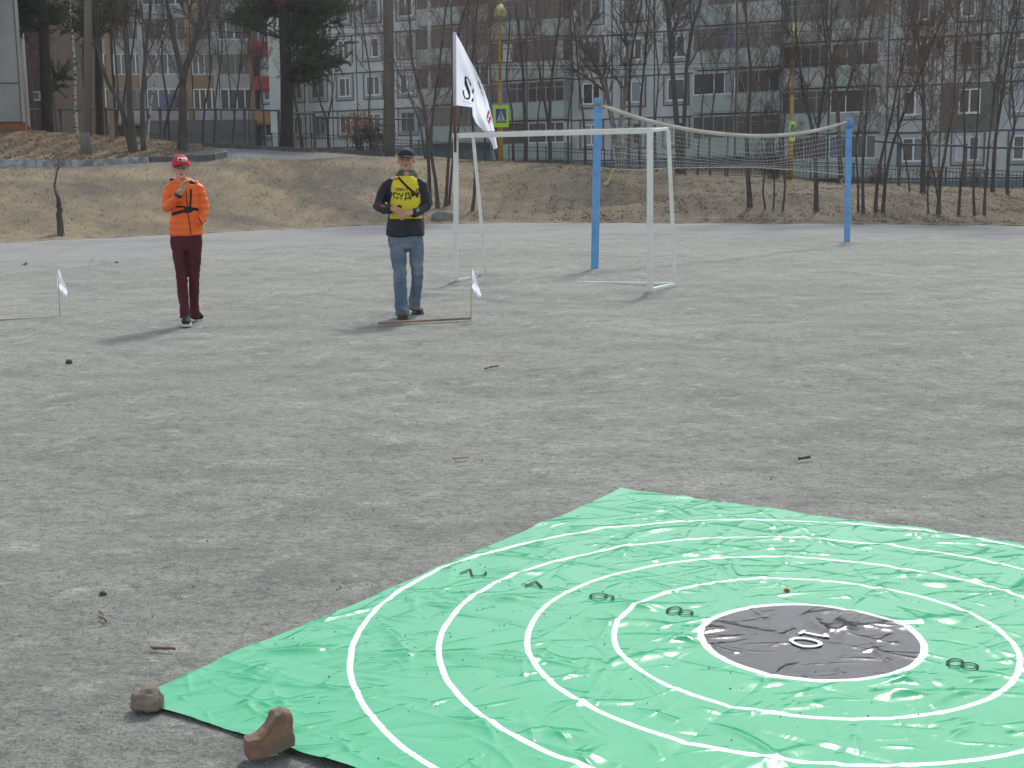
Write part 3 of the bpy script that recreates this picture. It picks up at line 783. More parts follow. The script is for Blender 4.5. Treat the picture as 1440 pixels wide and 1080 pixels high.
def broken_brick():
    """half brick standing on its side with an L shaped break"""
    prof = [(-.082,0),(-.06,-.004),(.03,-.002),(.075,.012),(.080,.06),(.078,.118),(.052,.137),(.022,.130),(.004,.104),(-.012,.082),(-.034,.066),(-.078,.062),(-.086,.03)]
    N = len(prof)*4; pts = []
    for i in range(len(prof)):
        a, b = prof[i], prof[(i+1) % len(prof)]
        for k in range(4): pts.append((a[0]+(b[0]-a[0])*k/4, a[1]+(b[1]-a[1])*k/4))
    bm = bmesh.new(); rings = []
    ny = 9
    for j in range(ny):
        y = -.036+.072*j/(ny-1); sc = 1 if 0 < j < ny-1 else .93
        ring = []
        for (x, z) in pts:
            v = Vector((x*sc, y, (z-.06)*sc+.06)); top = max(0, min(1, (z-.02)/.05))
            d = noise.noise_vector(v*28)*.006*(.35+top)+noise.noise_vector(v*70)*.002
            ring.append(bm.verts.new(v+d))
        rings.append(ring)
    for j in range(ny-1):
        for i in range(N): bm.faces.new((rings[j][i], rings[j][(i+1) % N], rings[j+1][(i+1) % N], rings[j+1][i]))
    bm.faces.new(rings[0][::-1]); bm.faces.new(rings[-1])
    bmesh.ops.recalc_face_normals(bm, faces=bm.faces)
    me = bpy.data.meshes.new('broken_brick'); bm.to_mesh(me); bm.free(); me.materials.append(M['brick_chunk'])
    o = bpy.data.objects.new('broken_brick', me); COL.objects.link(o)
    g = ground(382, 1064); o.location = (g.x, g.y, .016); o.rotation_euler = (R(-4), R(-4), R(22)); o.scale = (.80, .80, .78)
    return tag(o, 'broken reddish brown brick with a notched top, on the lower left edge of the mat', 'brick')
broken_brick()
rs_ = random.Random(8)
def stick(name, a, b, r, m, label, z=.01, kink=.15, cat='stick'):
    a = ground(*a); b = ground(*b); n = 6; P = []
    s = (b-a).cross(Vector((0, 0, 1)))*.5
    for i in range(n+1):
        t = i/n; P.append(a.lerp(b, t)+s*rs_.uniform(-kink, kink)*math.sin(t*PI)+Vector((0, 0, z+r+rs_.uniform(0, .003))))
    q = MB(); o0 = P[0].copy(); q.tube([p-o0 for p in P], [r*(.8+.3*rs_.random()) for _ in P], 7)
    o = q.build(name, m, None, True, loc=o0); return tag(o, label, cat)
M['stick'] = mat('stick', (.21,.13,.095), (.13,.09,.07), .9, 30)
M['stick_pale'] = mat('stick_pale', (.40,.30,.20), (.28,.2,.14), .9, 20)
stick('stick', (140,866), (150,880), .004, M['stick'], 'short brown stick lying steeply on the gravel, far left', cat='stick')
stick('stick', (213,917), (247,919), .005, M['stick'], 'reddish stick lying level on the gravel above the corner stone', cat='stick')
stick('stick', (682,522), (701,517), .007, M['stick'], 'thick brown stick on the gravel straight below the small flag by the man', cat='stick')
stick('bark_strip', (637,649), (660,647), .005, M['stick_pale'], 'thin curled strip of bark on the gravel in mid field', cat='bark')
stick('stick', (1123,650), (1139,648), .008, M['stone_dark'], 'dark stubby stick on the gravel beyond the mat on the right', cat='stick')
rock('stone', ground(97, 511), (.055, .05, .045), 5, M['stone_dark'], 'small dark stone alone on the gravel below the left flag', 'stone', 2, .1)
rock('stone', ground(145, 837), (.028, .025, .02), 6, M['stone_dark'], 'tiny dark stone on the gravel above the steep stick', 'stone', 2, .1)
rock('stone', ground(464, 409), (.045, .04, .035), 7, M['stone_dark'], 'tiny dark stone between the boy and the man', 'stone', 2, .1)
rock('stone', ground(164, 370), (.07, .06, .04), 8, M['stone_dark'], 'dark stone at the track edge between the left flag and the boy', 'stone', 2, .1)
rock('stone', ground(899, 369), (.06, .05, .04), 9, M['stone_dark'], 'dark stone behind the goal beside its right post', 'stone', 2, .1)
g = ground(1106, 838); rock('brick_chip', g+Vector((0, 0, .016)), (.022, .018, .016), 4, mat('chip', (.45,.14,.05), (.3,.1,.05), .9, 60), 'tiny orange brick chip on the mat beyond the black centre', 'brick chip', 2, .2)
e = on_terr(622, 43.7); rock('boulder', e-Vector((0, 0, .1)), (.8, .6, .55), 12, M['stone_grey'], 'grey boulder at the foot of the bank left of the goal', 'boulder', 3, .2)

def gravel():
    """loose grains lying on the packed field"""
    rs = np.random.RandomState(3)
    n = 52000
    Y = 2.6+ (rs.rand(n)**1.6)*16; X = (rs.rand(n)-.5)*(Y*.9+1)
    dx, dy = X-MC.x, Y-MC.y
    lx = dx*MA[0,0]+dy*MA[1,0]; ly = dx*MA[0,1]+dy*MA[1,1]
    keep = ~((np.abs(lx) < 1.5) & (np.abs(ly) < 1.5)); X, Y = X[keep], Y[keep]; n = len(X)
    s = np.exp(rs.normal(math.log(.0017), .40, n))*(1+.03*(Y-3)); s = np.minimum(s, .007)
    base = np.array([(1,0,0),(0,1,0),(-1,0,0),(0,-1,0),(0,0,1),(0,0,-1)], float)
    tri = np.array([(0,1,4),(1,2,4),(2,3,4),(3,0,4),(1,0,5),(2,1,5),(3,2,5),(0,3,5)])
    V = base[None]*rs.uniform(.6, 1.3, (n, 6, 3))*s[:, None, None]; V[..., 2] *= .75
    an = rs.rand(n)*6.3; c, q = np.cos(an)[:, None], np.sin(an)[:, None]
    V = np.stack([V[..., 0]*c-V[..., 1]*q, V[..., 0]*q+V[..., 1]*c, V[..., 2]], -1)
    V += np.stack([X, Y, s*.45+.003], -1)[:, None]
    # a little grit trodden onto the mat
    k = 260; gu = rs.uniform(-1.45, 1.45, (k, 2)); gu[:90] = np.array([-.3, .95])+rs.normal(0, .35, (90, 2)); gu = np.clip(gu, -1.45, 1.45)
    sm = rs.uniform(.0012, .0032, k); Vm = base[None]*rs.uniform(.6, 1.3, (k, 6, 3))*sm[:, None, None]
    wx = MC.x+gu[:, 0]*MA[0,0]+gu[:, 1]*MA[0,1]; wy = MC.y+gu[:, 0]*MA[1,0]+gu[:, 1]*MA[1,1]
    Vm += np.stack([wx, wy, np.array([mat_z(*q) for q in gu])+.001], -1)[:, None]
    V = np.concatenate([V, Vm]); n = len(V)
    F = V[:, tri].reshape(-1, 3)
    mi = np.repeat(rs.choice(3, n, p=[.5, .3, .2]), 8)
    o = faces_obj('gravel', F, 3, None, mats=[mat('grain_mid', (.23,.235,.22), rough=.95), mat('grain_dark', (.14,.14,.135), rough=.95), mat('grain_pale', (.42,.41,.39), rough=.95)], mi=mi)
    tag(o, kind='stuff')
gravel()

# ================================================================== GOAL, NET, FLAGS, POSTS
M['goal_paint'] = mat('goal_paint', (.74,.76,.73), (.64,.66,.63), .5, 5, bump=.1, bscale=40, lo=.4, hi=.7)
M['goal_rust'] = mat('goal_rust', (.30,.10,.06), (.45,.44,.42), .8, 9)
M['blue_paint'] = mat('blue_paint', (.13,.34,.66), (.16,.38,.70), .5, 2.5, c3=(.12,.29,.55), s3=8)
M['tape'] = mat('tape', (.52,.49,.43), (.42,.40,.36), .85, 3)
M['cord'] = mat('cord', (.42,.42,.40), (.32,.32,.31), .9, 6)
M['yellow_rope'] = mat('yellow_rope', (.55,.50,.22), (.42,.38,.18), .9, 10)
M['orange_rope'] = mat('orange_rope', (.42,.24,.12), (.3,.18,.1), .9, 10)
A = ground(641, 397); B = ground(914, 411); C_ = ground(684, 389); D_ = ground(950, 403)
goal = empty('goal', A, 0, 'white square steel handball goal frame without a net, standing on the gravel', 'goal')
def gp(v): return Vector(v)-A
tA, tB = at(641, 191, A.y), at(914, 184, B.y)
tC, tD = at(665, 189, A.y+.85), at(939.5, 181, B.y+.75)
for a, b, nm, w in ((A-Vector((0,0,.02)), tA, 'post', .072), (B-Vector((0,0,.02)), tB, 'post', .075), (tA, tB, 'crossbar', .072),
                 (C_-Vector((0,0,.03)), tC, 'rear_post', .06), (D_-Vector((0,0,.03)), tD, 'rear_post', .06), (tC, tD, 'rear_bar', .05),
                 (tA, tC, 'top_side_bar', .05), (tB, tD, 'top_side_bar', .05), (A+Vector((0,0,.03)), C_+Vector((0,0,.01)), 'ground_bar', .05),
                 (B+Vector((0,0,.03)), D_+Vector((0,0,.03)), 'ground_bar', .055), (D_+Vector((0,0,.03)), C_+Vector((0,0,-.07)), 'rear_ground_bar', .055)):
    m = MB()
    if nm == 'post':
        m.bar(gp(a), gp(b), w, w)
    elif nm == 'crossbar':
        d = (b-a).normalized()*(w/2+.002); m.bar(gp(a)-d*.98, gp(b)+d*.98, w-.006, w-.006)
    else:
        d = (b-a).normalized()*(.028); m.bar(gp(a)+d, gp(b)-d, w-.01, w-.01)
    m.build(nm, M['goal_paint'], goal, bevel=.006)
m = MB(); m.bar(gp(tA)+Vector((.15,.03,.045)), gp(tB)+Vector((-.1,.03,.045)), .012, .012); m.build('net_rod', M['goal_rust'], goal)

def volley_post(px, yb, yt, w, label, bolts=False):
    g = ground(px, yb); t = at(px+(5 if px < 1000 else 3), yt, g.y)
    r = empty('volleyball_post', g, 0, label, 'post', 'blue volleyball posts')
    m = MB(); m.bar(Vector((0,0,-.1)), t-g, w, w); m.build('post', M['blue_paint'], r, bevel=.006)
    return r, g, t
r1, g1, t1 = volley_post(836, 380, 138, .118, 'thick square blue steel post behind the goal, carrying the left end of the net')
r2, g2, t2 = volley_post(1191, 340, 166, .112, 'slimmer blue steel post on the right with a hook and knot at its top')
m = MB(); m.tube([Vector((-.10,0,0)), Vector((.10,0,0))], .012, 6); o = m.build('bolt', M['orange_rope'], r1, True); o.location = at(842, 147, g1.y-.07)-g1
m = MB(); m.tube([Vector((-.34,0,.0)), Vector((0,0,0)), Vector((.1,0,-.004))], .008, 5); o = m.build('tie_rope', M['orange_rope'], r1, True); o.location = at(847, 147.5, g1.y)-g1
m = MB(); m.tube([(0,0,-.10), (0,0,.09)], [.085,.075], 12); o = m.build('pulley', mat('pulley', (.08,.22,.46), (.1,.26,.5), .5, 8), r2, True); o.location = at(1194, 174, g2.y)-g2
m = MB(); m.tube([(-.08,-.08,0),(-.13,-.08,.02),(-.15,-.08,-.04),(-.10,-.08,-.08)], .010, 5); o = m.build('hook', M['cord'], r2, True); o.location = at(1191, 253, g2.y)-g2
# net hanging between them
def net_line(px):
    k = pxa(px); a, b = g1, g2; d = b-a
    s = (k*a.y-a.x)/(d.x-k*d.y); return a.x+d.x*s, a.y+d.y*s
TP = [(846,148.5),(870,157),(900,167),(940,177),(980,184.5),(1020,189),(1060,191.5),(1100,190.5),(1140,185.5),(1170,178.5),(1190,171.5)]
BP = [(862,238),(900,239),(940,236.5),(1000,235.5),(1060,235.5),(1100,238),(1140,241),(1186,246)]
def tp(px): return at(px, np.interp(px, *zip(*TP)), net_line(px)[1])
def bp(px): return at(px, np.interp(px, *zip(*BP)), net_line(px)[1])
net = empty('volleyball_net', tp(846), 0, 'sagging volleyball net with a broad off white top tape between two blue posts', 'net')
n0 = tp(846)
pxs = np.linspace(846, 1190, 90)
m = MB(); vs = []; fs = []
def smooth_tp():
    z = np.array([tp(p).z for p in pxs]); k = np.ones(9)/9
    zz = np.convolve(np.pad(z, 4, mode='reflect', reflect_type='odd'), k, 'valid'); return zz
zt_ = smooth_tp()
for i, p in enumerate(pxs):
    c = tp(p)-n0; c.z = zt_[i]-n0.z; tw = .012*math.sin(i*.5); w = .036 if 2 < i < 87 else .02
    for q in ((-.008+tw, w), (.008+tw, w), (.008-tw, -w), (-.008-tw, -w)): vs.append((c.x, c.y+q[0], c.z+q[1]))
for i in range(len(pxs)-1):
    for k in range(4): fs.append((4*i+k, 4*i+(k+1) % 4, 4*i+4+(k+1) % 4, 4*i+4+k))
m.add(vs, fs); m.build('top_tape', M['tape'], net, True)
pb = np.linspace(862, 1186, 80); m = MB()
m.tube([bp(p)-n0+Vector((0,0,.008*math.sin(p*.9))) for p in pb], .009, 5); m.build('bottom_rope', M['cord'], net, True)
m = MB(); rn = random.Random(5)
TT = np.linspace(0, 1, 82)
def npnt(t, v):
    a = tp(858+t*(1188-858)); b = bp(864+t*(1184-864)); p = a.lerp(b, v)
    bunch = .30*math.exp(-((t-.62)/.22)**2)*math.sin(v*PI)           # slack gathers low in the middle
    p.z -= bunch*.55; p.y += .10*math.sin(t*9)*math.sin(v*PI)+.04*math.sin(t*31+v*5)
    p.x += .03*math.sin(t*47)*v
    return p-n0
for t in TT: m.tube([npnt(t+.004*math.sin(v*9+t*50), v) for v in np.linspace(0, 1, 8)], .0029, 3, cap=False)
for v in np.linspace(.1, .92, 9): m.tube([npnt(t, v) for t in TT], .0029, 3, cap=False)
m.build('netting', M['cord'], net)
m = MB(); q = [(862,238),(860,243),(858,249),(855,255),(852,259),(848,258)]
m.tube([at(x, y, g1.y)-n0 for x, y in q], [.011,.012,.011,.016,.022,.012], 6); m.build('tie_rope', M['yellow_rope'], net, True)

# ---- flags
def translucent(m, amount, c):
    nt = m.node_tree; p = nt.nodes['Principled BSDF']; out = nt.nodes['Material Output']
    t = nt.nodes.new('ShaderNodeBsdfTranslucent'); t.inputs[0].default_value = (*c, 1); x = nt.nodes.new('ShaderNodeMixShader'); x.inputs[0].default_value = amount
    nt.links.new(p.outputs[0], x.inputs[1]); nt.links.new(t.outputs[0], x.inputs[2]); nt.links.new(x.outputs[0], out.inputs[0]); return m
M['flag'] = translucent(mat('flag', (.80,.82,.88), (.74,.76,.84), .75, 2), .55, (.86,.89,.97))
M['ink'] = mat('ink', (.02,.02,.025), (.03,.03,.035), .7, 8)
M['ink_grey'] = mat('ink_grey', (.22,.22,.26), (.3,.3,.33), .7, 8)
M['ink_red'] = mat('ink_red', (.60,.05,.05), (.5,.05,.05), .7, 8)
M['brown_pole'] = mat('brown_pole', (.17,.085,.06), (.13,.07,.05), .7, 6)
M['white_sleeve'] = mat('white_sleeve', (.55,.52,.60), (.5,.47,.55), .8, 6)
M['cane'] = mat('cane', (.50,.45,.22), (.42,.38,.2), .8, 8)
def flag_cloth(name, top, bot, Y, origin, parent, rip=.05, nu=40, nv=22):
    """cloth between an upper and a lower outline, given in picture columns at distance Y, with folds in depth"""
    tu = np.linspace(0, 1, len(top)); bu = np.linspace(0, 1, len(bot))
    P = np.zeros((nu, nv, 3))
    for i, u in enumerate(np.linspace(0, 1, nu)):
        a = (np.interp(u, tu, [p[0] for p in top]), np.interp(u, tu, [p[1] for p in top]))
        b = (np.interp(u, bu, [p[0] for p in bot]), np.interp(u, bu, [p[1] for p in bot]))
        for j, v in enumerate(np.linspace(0, 1, nv)):
            dy = rip*math.sin(v*5+u*7)*min(1, u*4)+rip*.5*math.sin(v*11-u*9)*min(1, u*3)
            P[i, j] = at(a[0]+(b[0]-a[0])*v, a[1]+(b[1]-a[1])*v, Y+dy)-origin
    o = grid_obj(name, P, M['flag'], parent)
    return o, P
def flag_mark(strokes, Pg, m, parent, name='printed_mark'):
    """strokes: polygons in (u, v) of the cloth, laid on its camera side"""
    nu, nv = Pg.shape[:2]; b = MB()
    def pt(u, v):
        i = min(max(u*(nu-1), 0), nu-1.001); j = min(max(v*(nv-1), 0), nv-1.001); a, c = int(i), int(j); fu, fv = i-a, j-c
        p = Pg[a,c]*(1-fu)*(1-fv)+Pg[a+1,c]*fu*(1-fv)+Pg[a,c+1]*(1-fu)*fv+Pg[a+1,c+1]*fu*fv
        return (p[0], p[1]-.006, p[2])
    for line, w in strokes:
        Q = []
        for (a, b_), (c, d) in zip(line[:-1], line[1:]):
            n = max(1, int(math.hypot(c-a, d-b_)/.012))
            for i in range(n): Q.append(Vector((a+(c-a)*i/n, b_+(d-b_)*i/n)))
        Q.append(Vector(line[-1])); vs = []; fs = []
        for i, q in enumerate(Q):
            t = Q[min(i+1, len(Q)-1)]-Q[max(i-1, 0)]; t.normalize(); f = i/(len(Q)-1) if len(Q) > 1 else 0
            ww = w*(.45+.55*math.sin(f*PI)) if w > .03 else w
            n_ = Vector((-t.y, t.x*1.0))*ww/2
            vs += [pt(*(q-n_)), pt(*(q+n_))]
        for i in range(len(Q)-1): fs.append((2*i, 2*i+2, 2*i+3, 2*i+1))
        b.add(vs, fs)
    return b.build(name, m, parent)
YF1 = A.y-.06
fo = at(640, 190, YF1)
flag = empty('flag', fo, 0, 'large white pennant on a brown pole rising from the left post of the goal', 'flag')
m = MB(); m.tube([at(640, 214, YF1)-fo, at(639.3, 46, YF1)-fo], .017, 8); m.build('pole', M['brown_pole'], flag, True)
m = MB(); m.tube([at(639.6, 149, YF1)-fo, at(639.2, 45.5, YF1)-fo], .024, 8); m.build('sleeve', M['white_sleeve'], flag, True)
top = [(640.5,46),(649,61),(657,77),(667,95),(675,112),(681.5,128),(687,145),(693,171),(697,191),(699.5,208)]
bot = [(640.5,147.5),(649,149),(657,150),(664,151),(664.8,163),(670,174),(677,181),(684,189),(691,200),(694.5,210)]
cl, PG = flag_cloth('cloth', top, bot, YF1, fo, flag, .045)
S_ = [(a*.11+.20, .90-b*.20) for a, b in ([(1.0,.86)]+arc(.55,.76,.38,.22,30,190)+arc(.50,.30,.42,.28,60,-150)+[(.05,.20)])]
flag_mark([([(.285,.53),(.275,.47),(.235,.44),(.195,.46),(.18,.52),(.20,.60),(.24,.66),(.27,.73),(.27,.80),(.235,.85),(.18,.85),(.15,.80),(.145,.73)], .030)], PG, M['ink'], flag)
flag_mark([([(.19,.50),(.205,.60),(.25,.68),(.265,.76)], .075)], PG, M['ink'], flag)
flag_mark([([(.35,.50),(.325,.66)], .035), ([(.315,.86),(.345,.80),(.37,.70)], .045)], PG, M['ink'], flag)
flag_mark([([(.13+.03*i, .915),(.145+.03*i, .915)], .018) for i in range(7)], PG, M['ink_grey'], flag)
flag_mark([([(.42,.10),(.46,.14),(.50,.12)], .05), ([(.50,.16),(.55,.16)], .03)], PG, M['ink'], flag)
flag_mark([([(.70,.10),(.70,.45)], .02), ([(.74,.08),(.74,.45)], .02), ([(.70,.10),(.78,.10)], .05), ([(.70,.28),(.77,.27)], .05), ([(.69,.44),(.77,.44)], .05)], PG, M['ink_red'], flag)
def small_flag(px, yb, yt, top, bot, label, lean):
    g = ground(px, yb); r = empty('small_flag', g, 0, label, 'flag', 'small marker flags')
    m = MB(); m.tube([Vector((0,0,-.05)), at(px+lean, yt, g.y)-g], .005, 6); m.build('stick', M['cane'], r, True)
    c, P = flag_cloth('cloth', top, bot, g.y, g, r, .02, 22, 12)
    flag_mark([([(.10,.62),(.16,.60),(.17,.70),(.11,.78),(.12,.88),(.2,.86)], .06)], P, M['ink_grey'] if px < 300 else M['ink'], r)
    return r
small_flag(84.5, 447, 374, [(80.5,374),(85,384),(89,394),(93,404),(95,412),(94,417)], [(80.5,403),(83,405),(85,407),(87,412),(89,416),(91,417.5)], 'small white marker flag on a cane at the far left, drooping', -3.5)
small_flag(662, 449, 375, [(663,375.5),(667,384),(670,392),(673,402),(676,412),(677,416)], [(662.5,404),(664,404),(667,409),(669,414),(671,419),(674,419.5)], 'small white marker flag on a cane between the man and the goal', 1)
def plank(a, b, w, h, m, label):
    a, b = ground(*a), ground(*b); q = MB(); o0 = a.lerp(b, .5)
    q.bar(a-o0+Vector((0,0,h/2+.004)), b-o0+Vector((0,0,h/2+.004)), w, h)
    o = q.build('wooden_strip', m, None, loc=o0, bevel=.003); tag(o, label, 'wooden strip', 'throwing line strips')
M['lath'] = mat('lath', (.30,.21,.14), (.20,.14,.10), .9, 6, stretch=(.4,3,3))
M['lath_pale'] = mat('lath_pale', (.45,.42,.33), (.36,.33,.27), .9, 6)
plank((532, 456.5), (661, 449.5), .045, .022, M['lath'], 'thin brown wooden strip on the gravel at the man\'s feet')
plank((-60, 455), (80, 447), .045, .02, M['lath_pale'], 'thin pale wooden strip on the gravel beside the far left flag')

# ---- lamp posts, pedestrian signs, poles
M['yellow_paint'] = mat('yellow_paint', (.42,.27,.035), (.34,.215,.03), .6, 3)
M['sign_lime'] = mat('sign_lime', (.50,.80,.03), (.46,.75,.03), .5, 3)
M['sign_blue'] = mat('sign_blue', (.03,.08,.26), (.04,.10,.28), .5, 5)
M['sign_white'] = mat('sign_white', (.55,.58,.62), (.5,.5,.52), .5, 5)
M['lamp_metal'] = mat('lamp_metal', (.45,.46,.48), (.36,.36,.38), .6, 5)
def crossing_sign(parent, c, w, h, ang, o0):
    """blue pedestrian crossing sign on a lime square"""
    T = Matrix.Translation(c-o0) @ Matrix.Rotation(ang, 4, 'Z')
    def put(m, name, mt, p):
        m.v = [tuple(T @ Vector(v)) for v in m.v]; return m.build(name, mt, p)
    m = MB(); m.box(-w/2, w/2, -.02, .02, -h/2, h/2); sg = put(m, 'sign_board', M['sign_lime'], parent)
    m = MB(); m.box(-w*.34, w*.34, -.026, -.021, -h*.30, h*.34); put(m, 'blue_field', M['sign_blue'], sg)
    m = MB(); y0, y1 = -.033, -.028
    tri = [(-.28*w, -.24*h), (.28*w, -.24*h), (0, .28*h)]
    m.add([(x, y0, z) for x, z in tri]+[(x, y1, z) for x, z in tri], [(0,1,2),(5,4,3),(0,3,4,1),(1,4,5,2),(2,5,3,0)]); put(m, 'white_triangle', M['sign_white'], sg)
    m = MB(); y = -.040       # walking figure and stripes
    def q(a, b, t): m.bar(Vector((a[0]*w, y, a[1]*h)), Vector((b[0]*w, y, b[1]*h)), t*w, .008)
    m.tube([(0, y, .165*h), (0, y+.004, .165*h)], .035*w, 8)
    q((0,.13),(-.01,0),.05); q((-.01,.01),(-.07,-.14),.035); q((-.01,.01),(.07,-.14),.035); q((0,.11),(-.08,.03),.025); q((0,.11),(.08,.04),.025)
    for k in range(4): m.box((-.19+.10*k)*w, (-.15+.10*k)*w, y-.002, y+.002, -.225*h, -.165*h)
    put(m, 'walking_figure', M['ink'], sg)
P1 = at(704, 228, 61); P1.z = tz(P1.x, P1.y)
lp = empty('street_lamp', P1, 0, 'yellow lamp post behind the goal with a lime bordered pedestrian crossing sign facing us', 'street lamp', 'yellow lamp posts')
m = MB(); tt = at(702.5, 25, 61)-P1; m.tube([(0,0,-.3), at(703.5,180,61)-P1, at(703,115,61)-P1], [.13,.12,.09], 10); m.build('post', M['yellow_paint'], lp, True)
m = MB(); m.tube([at(703,114,61)-P1, at(702.7,60,61)-P1, tt, tt+Vector((0,-.1,1.6))], [.07,.065,.06,.05], 8); m.build('upper_post', M['yellow_paint'], lp, True)
m = MB()
for yy in (114, 86, 52): c = at(703, yy, 61)-P1; m.tube([c-Vector((0,0,.05)), c+Vector((0,0,.05))], .11, 10)
m.build('clamp', M['yellow_paint'], lp, True)
m = MB(); c = at(703.5, 16, 61)-P1; m.tube([c+Vector((0,-.3,-.25)), c+Vector((0,-.1,-.05)), c+Vector((0,.1,.3))], [.28,.30,.12], 10); m.build('lamp_head', mat('lamp_yellow', (.55,.53,.22), (.48,.46,.18), .9, 4, spec=.1), lp, True)
crossing_sign(lp, at(704.5, 163.5, 60.75), .70, .98, R(4), P1)
P2 = at(1110, 248, 58); P2.z = tz(P2.x, P2.y)
lp = empty('street_lamp', P2, 0, 'yellow lamp post beyond the net, its pedestrian crossing sign turned nearly edge on', 'street lamp', 'yellow lamp posts')
m = MB(); m.tube([(0,0,-.3), at(1111.5,200,58)-P2, at(1112,190,58)-P2, at(1115,60,58)-P2], [.15,.12,.075,.065], 10); m.build('post', M['yellow_paint'], lp, True)
m = MB(); c = at(1117, 43, 58)-P2; m.tube([c+Vector((0,0,-.35)), c+Vector((0,-.1,-.1)), c+Vector((0,0,.28))], [.10,.16,.05], 10); m.build('lamp_head', bpy.data.materials['lamp_yellow'], lp, True)
crossing_sign(lp, at(1114, 184.5, 57.7), .62, .85, R(58), P2)
def pole(px, ybase, Y, toppx, w0, w1, m_, label, name='utility_pole', base=None, h=12):
    b = at(px, ybase, Y); b.z = tz(b.x, Y); t = at(toppx, -20, Y); d = (t-b)*(h/(t.z-b.z))
    r = empty(name, b, 0, label, 'pole'); m = MB(); m.tube([Vector((0,0,-.3)), d*.5, d], [w0, (w0+w1)/2, w1], 12); m.build('pole', M[m_], r, True)
    if base:
        m = MB(); m.tube([Vector((0,0,-.3)), Vector((0,0,base[0]))], [base[1], base[1]*.92], 12); m.build('footing', M[m_], r, True)
    return r, b, d
M['pole_concrete'] = mat('pole_concrete', (.17,.155,.14), (.13,.12,.11), .92, 3, detail=8, stretch=(1,1,.3))
r, b, d = pole(122, 211, 48.5, 124, .155, .115, 'pole_concrete', 'grey concrete utility pole with a thick footing on the grassy hump, far left', base=(.8, .23))
r, b, d = pole(548, 222, 57, 545.5, .24, .20, 'pole_concrete', 'tall grey concrete utility pole with an iron band, behind the man')
m = MB(); c = at(547.5, 177, 57)-b; m.tube([c-Vector((0,0,.05)), c+Vector((0,0,.05))], .25, 12); m.bar(c+Vector((-.45,-.1,.05)), c+Vector((-.1,-.1,0)), .05, .05); m.build('iron_band', M['iron'], r)
b = at(604, 215, 56); b.z = tz(b.x, 56); r = empty('lamp_pole', b, 0, 'thin pale metal pole rising beside the flag, over a dark stump', 'pole')
m = MB(); m.tube([Vector((0,0,-.2)), at(604.5,178,56)-b], [.11,.09], 8); m.build('lower_pole', M['bark_dark'], r, True)
m = MB(); m.tube([at(604.5,178,56)-b, at(602.5,-40,56)-b], [.085,.06], 10); m.build('upper_pole', M['lamp_metal'], r, True)
b = at(674, 228, 60); b.z = tz(b.x, 60)

# ---- overhead wires
M['wire'] = mat('wire', (.03,.03,.032), (.04,.04,.04), 1.0, 5, spec=0)
def wire(a, b, sag, label):
    n = 30; pa, pb = at(*a), at(*b); m = MB(); P = []
    for i in range(n+1):
        t = i/n; p = pa.lerp(pb, t); p.z -= sag*4*t*(1-t); P.append(p-pa)
    m.tube(P, .010, 4); o = m.build('cable', M['wire'], None, True, loc=pa); tag(o, label, 'cable', 'overhead wires')
wire((546, 44, 57), (1500, 20, 54), .45, 'uppermost wire crossing the facade from the concrete pole to the right edge')
wire((546, 88, 57), (1500, 58, 54), .45, 'middle wire crossing the facade from the concrete pole to the right edge')
wire((546, 93, 57), (1500, 66, 54), .45, 'lowest wire crossing the facade from the concrete pole to the right edge')
wire((124, 5, 48.5), (546, 36, 57), .35, 'wire between the two concrete poles, the upper one')
wire((124, 22, 48.5), (546, 44, 57), .35, 'wire between the two concrete poles, the lower one')

# ================================================================== TREES
def land(px, py, y0=None, y1=66):
    """where the line of sight through a pixel meets the land"""
    Y = (y0 or float(base_line(pxa(px)))-1); p = at(px, py, Y)
    while Y < y1:
        p = at(px, py, Y)
        if p.z <= tz(p.x, Y): break
        Y += .1
    p = at(px, py, Y); p.z = tz(p.x, Y); return p
def tubes_mesh(lines, name, m, parent, origin):
    """lines: list of (points array (n,3), radii (n)), one mesh"""
    V = []; F = []; base = 0
    groups = {}
    for P, r in lines:
        k = 3 if max(r) < .03 else (5 if max(r) < .08 else 9)
        groups.setdefault((len(P), k), []).append((P, r))
    for (n, k), L in groups.items():
        P = np.array([l[0] for l in L], float)-np.array(origin); r = np.array([l[1] for l in L], float); N = len(L)
        T = np.empty_like(P); T[:, 1:-1] = P[:, 2:]-P[:, :-2]; T[:, 0] = P[:, 1]-P[:, 0]; T[:, -1] = P[:, -1]-P[:, -2]
        T /= np.linalg.norm(T, axis=-1, keepdims=True)+1e-9
        ref = np.where(np.abs(T[..., :1]) < .85, np.array([1., 0, 0]), np.array([0, 1., 0]))
        A_ = np.cross(T, ref); A_ /= np.linalg.norm(A_, axis=-1, keepdims=True)+1e-9; B_ = np.cross(T, A_)
        an = np.arange(k)*2*PI/k
        Q = P[:, :, None]+(A_[:, :, None]*np.cos(an)[:, None]+B_[:, :, None]*np.sin(an)[:, None])*r[:, :, None, None]
        V.append(Q.reshape(-1, 3))
        idx = np.arange(N*n*k).reshape(N, n, k)+base
        nx = np.roll(idx, -1, axis=2)
        F.append(np.stack([idx[:, :-1], nx[:, :-1], nx[:, 1:], idx[:, 1:]], -1).reshape(-1, 4)); base += N*n*k
    V = np.concatenate(V); F = np.concatenate(F)
    me = bpy.data.meshes.new(name)
    me.vertices.add(len(V)); me.vertices.foreach_set('co', V.reshape(-1).astype(np.float32))
    me.loops.add(F.size); me.loops.foreach_set('vertex_index', F.reshape(-1).astype(np.int32))
    me.polygons.add(len(F)); me.polygons.foreach_set('loop_start', np.arange(0, F.size, 4, dtype=np.int32))
    me.polygons.foreach_set('use_smooth', [True]*len(F)); me.update(calc_edges=True)
    me.materials.append(m)
    o = bpy.data.objects.new(name, me); COL.objects.link(o); o.parent = parent
    return o
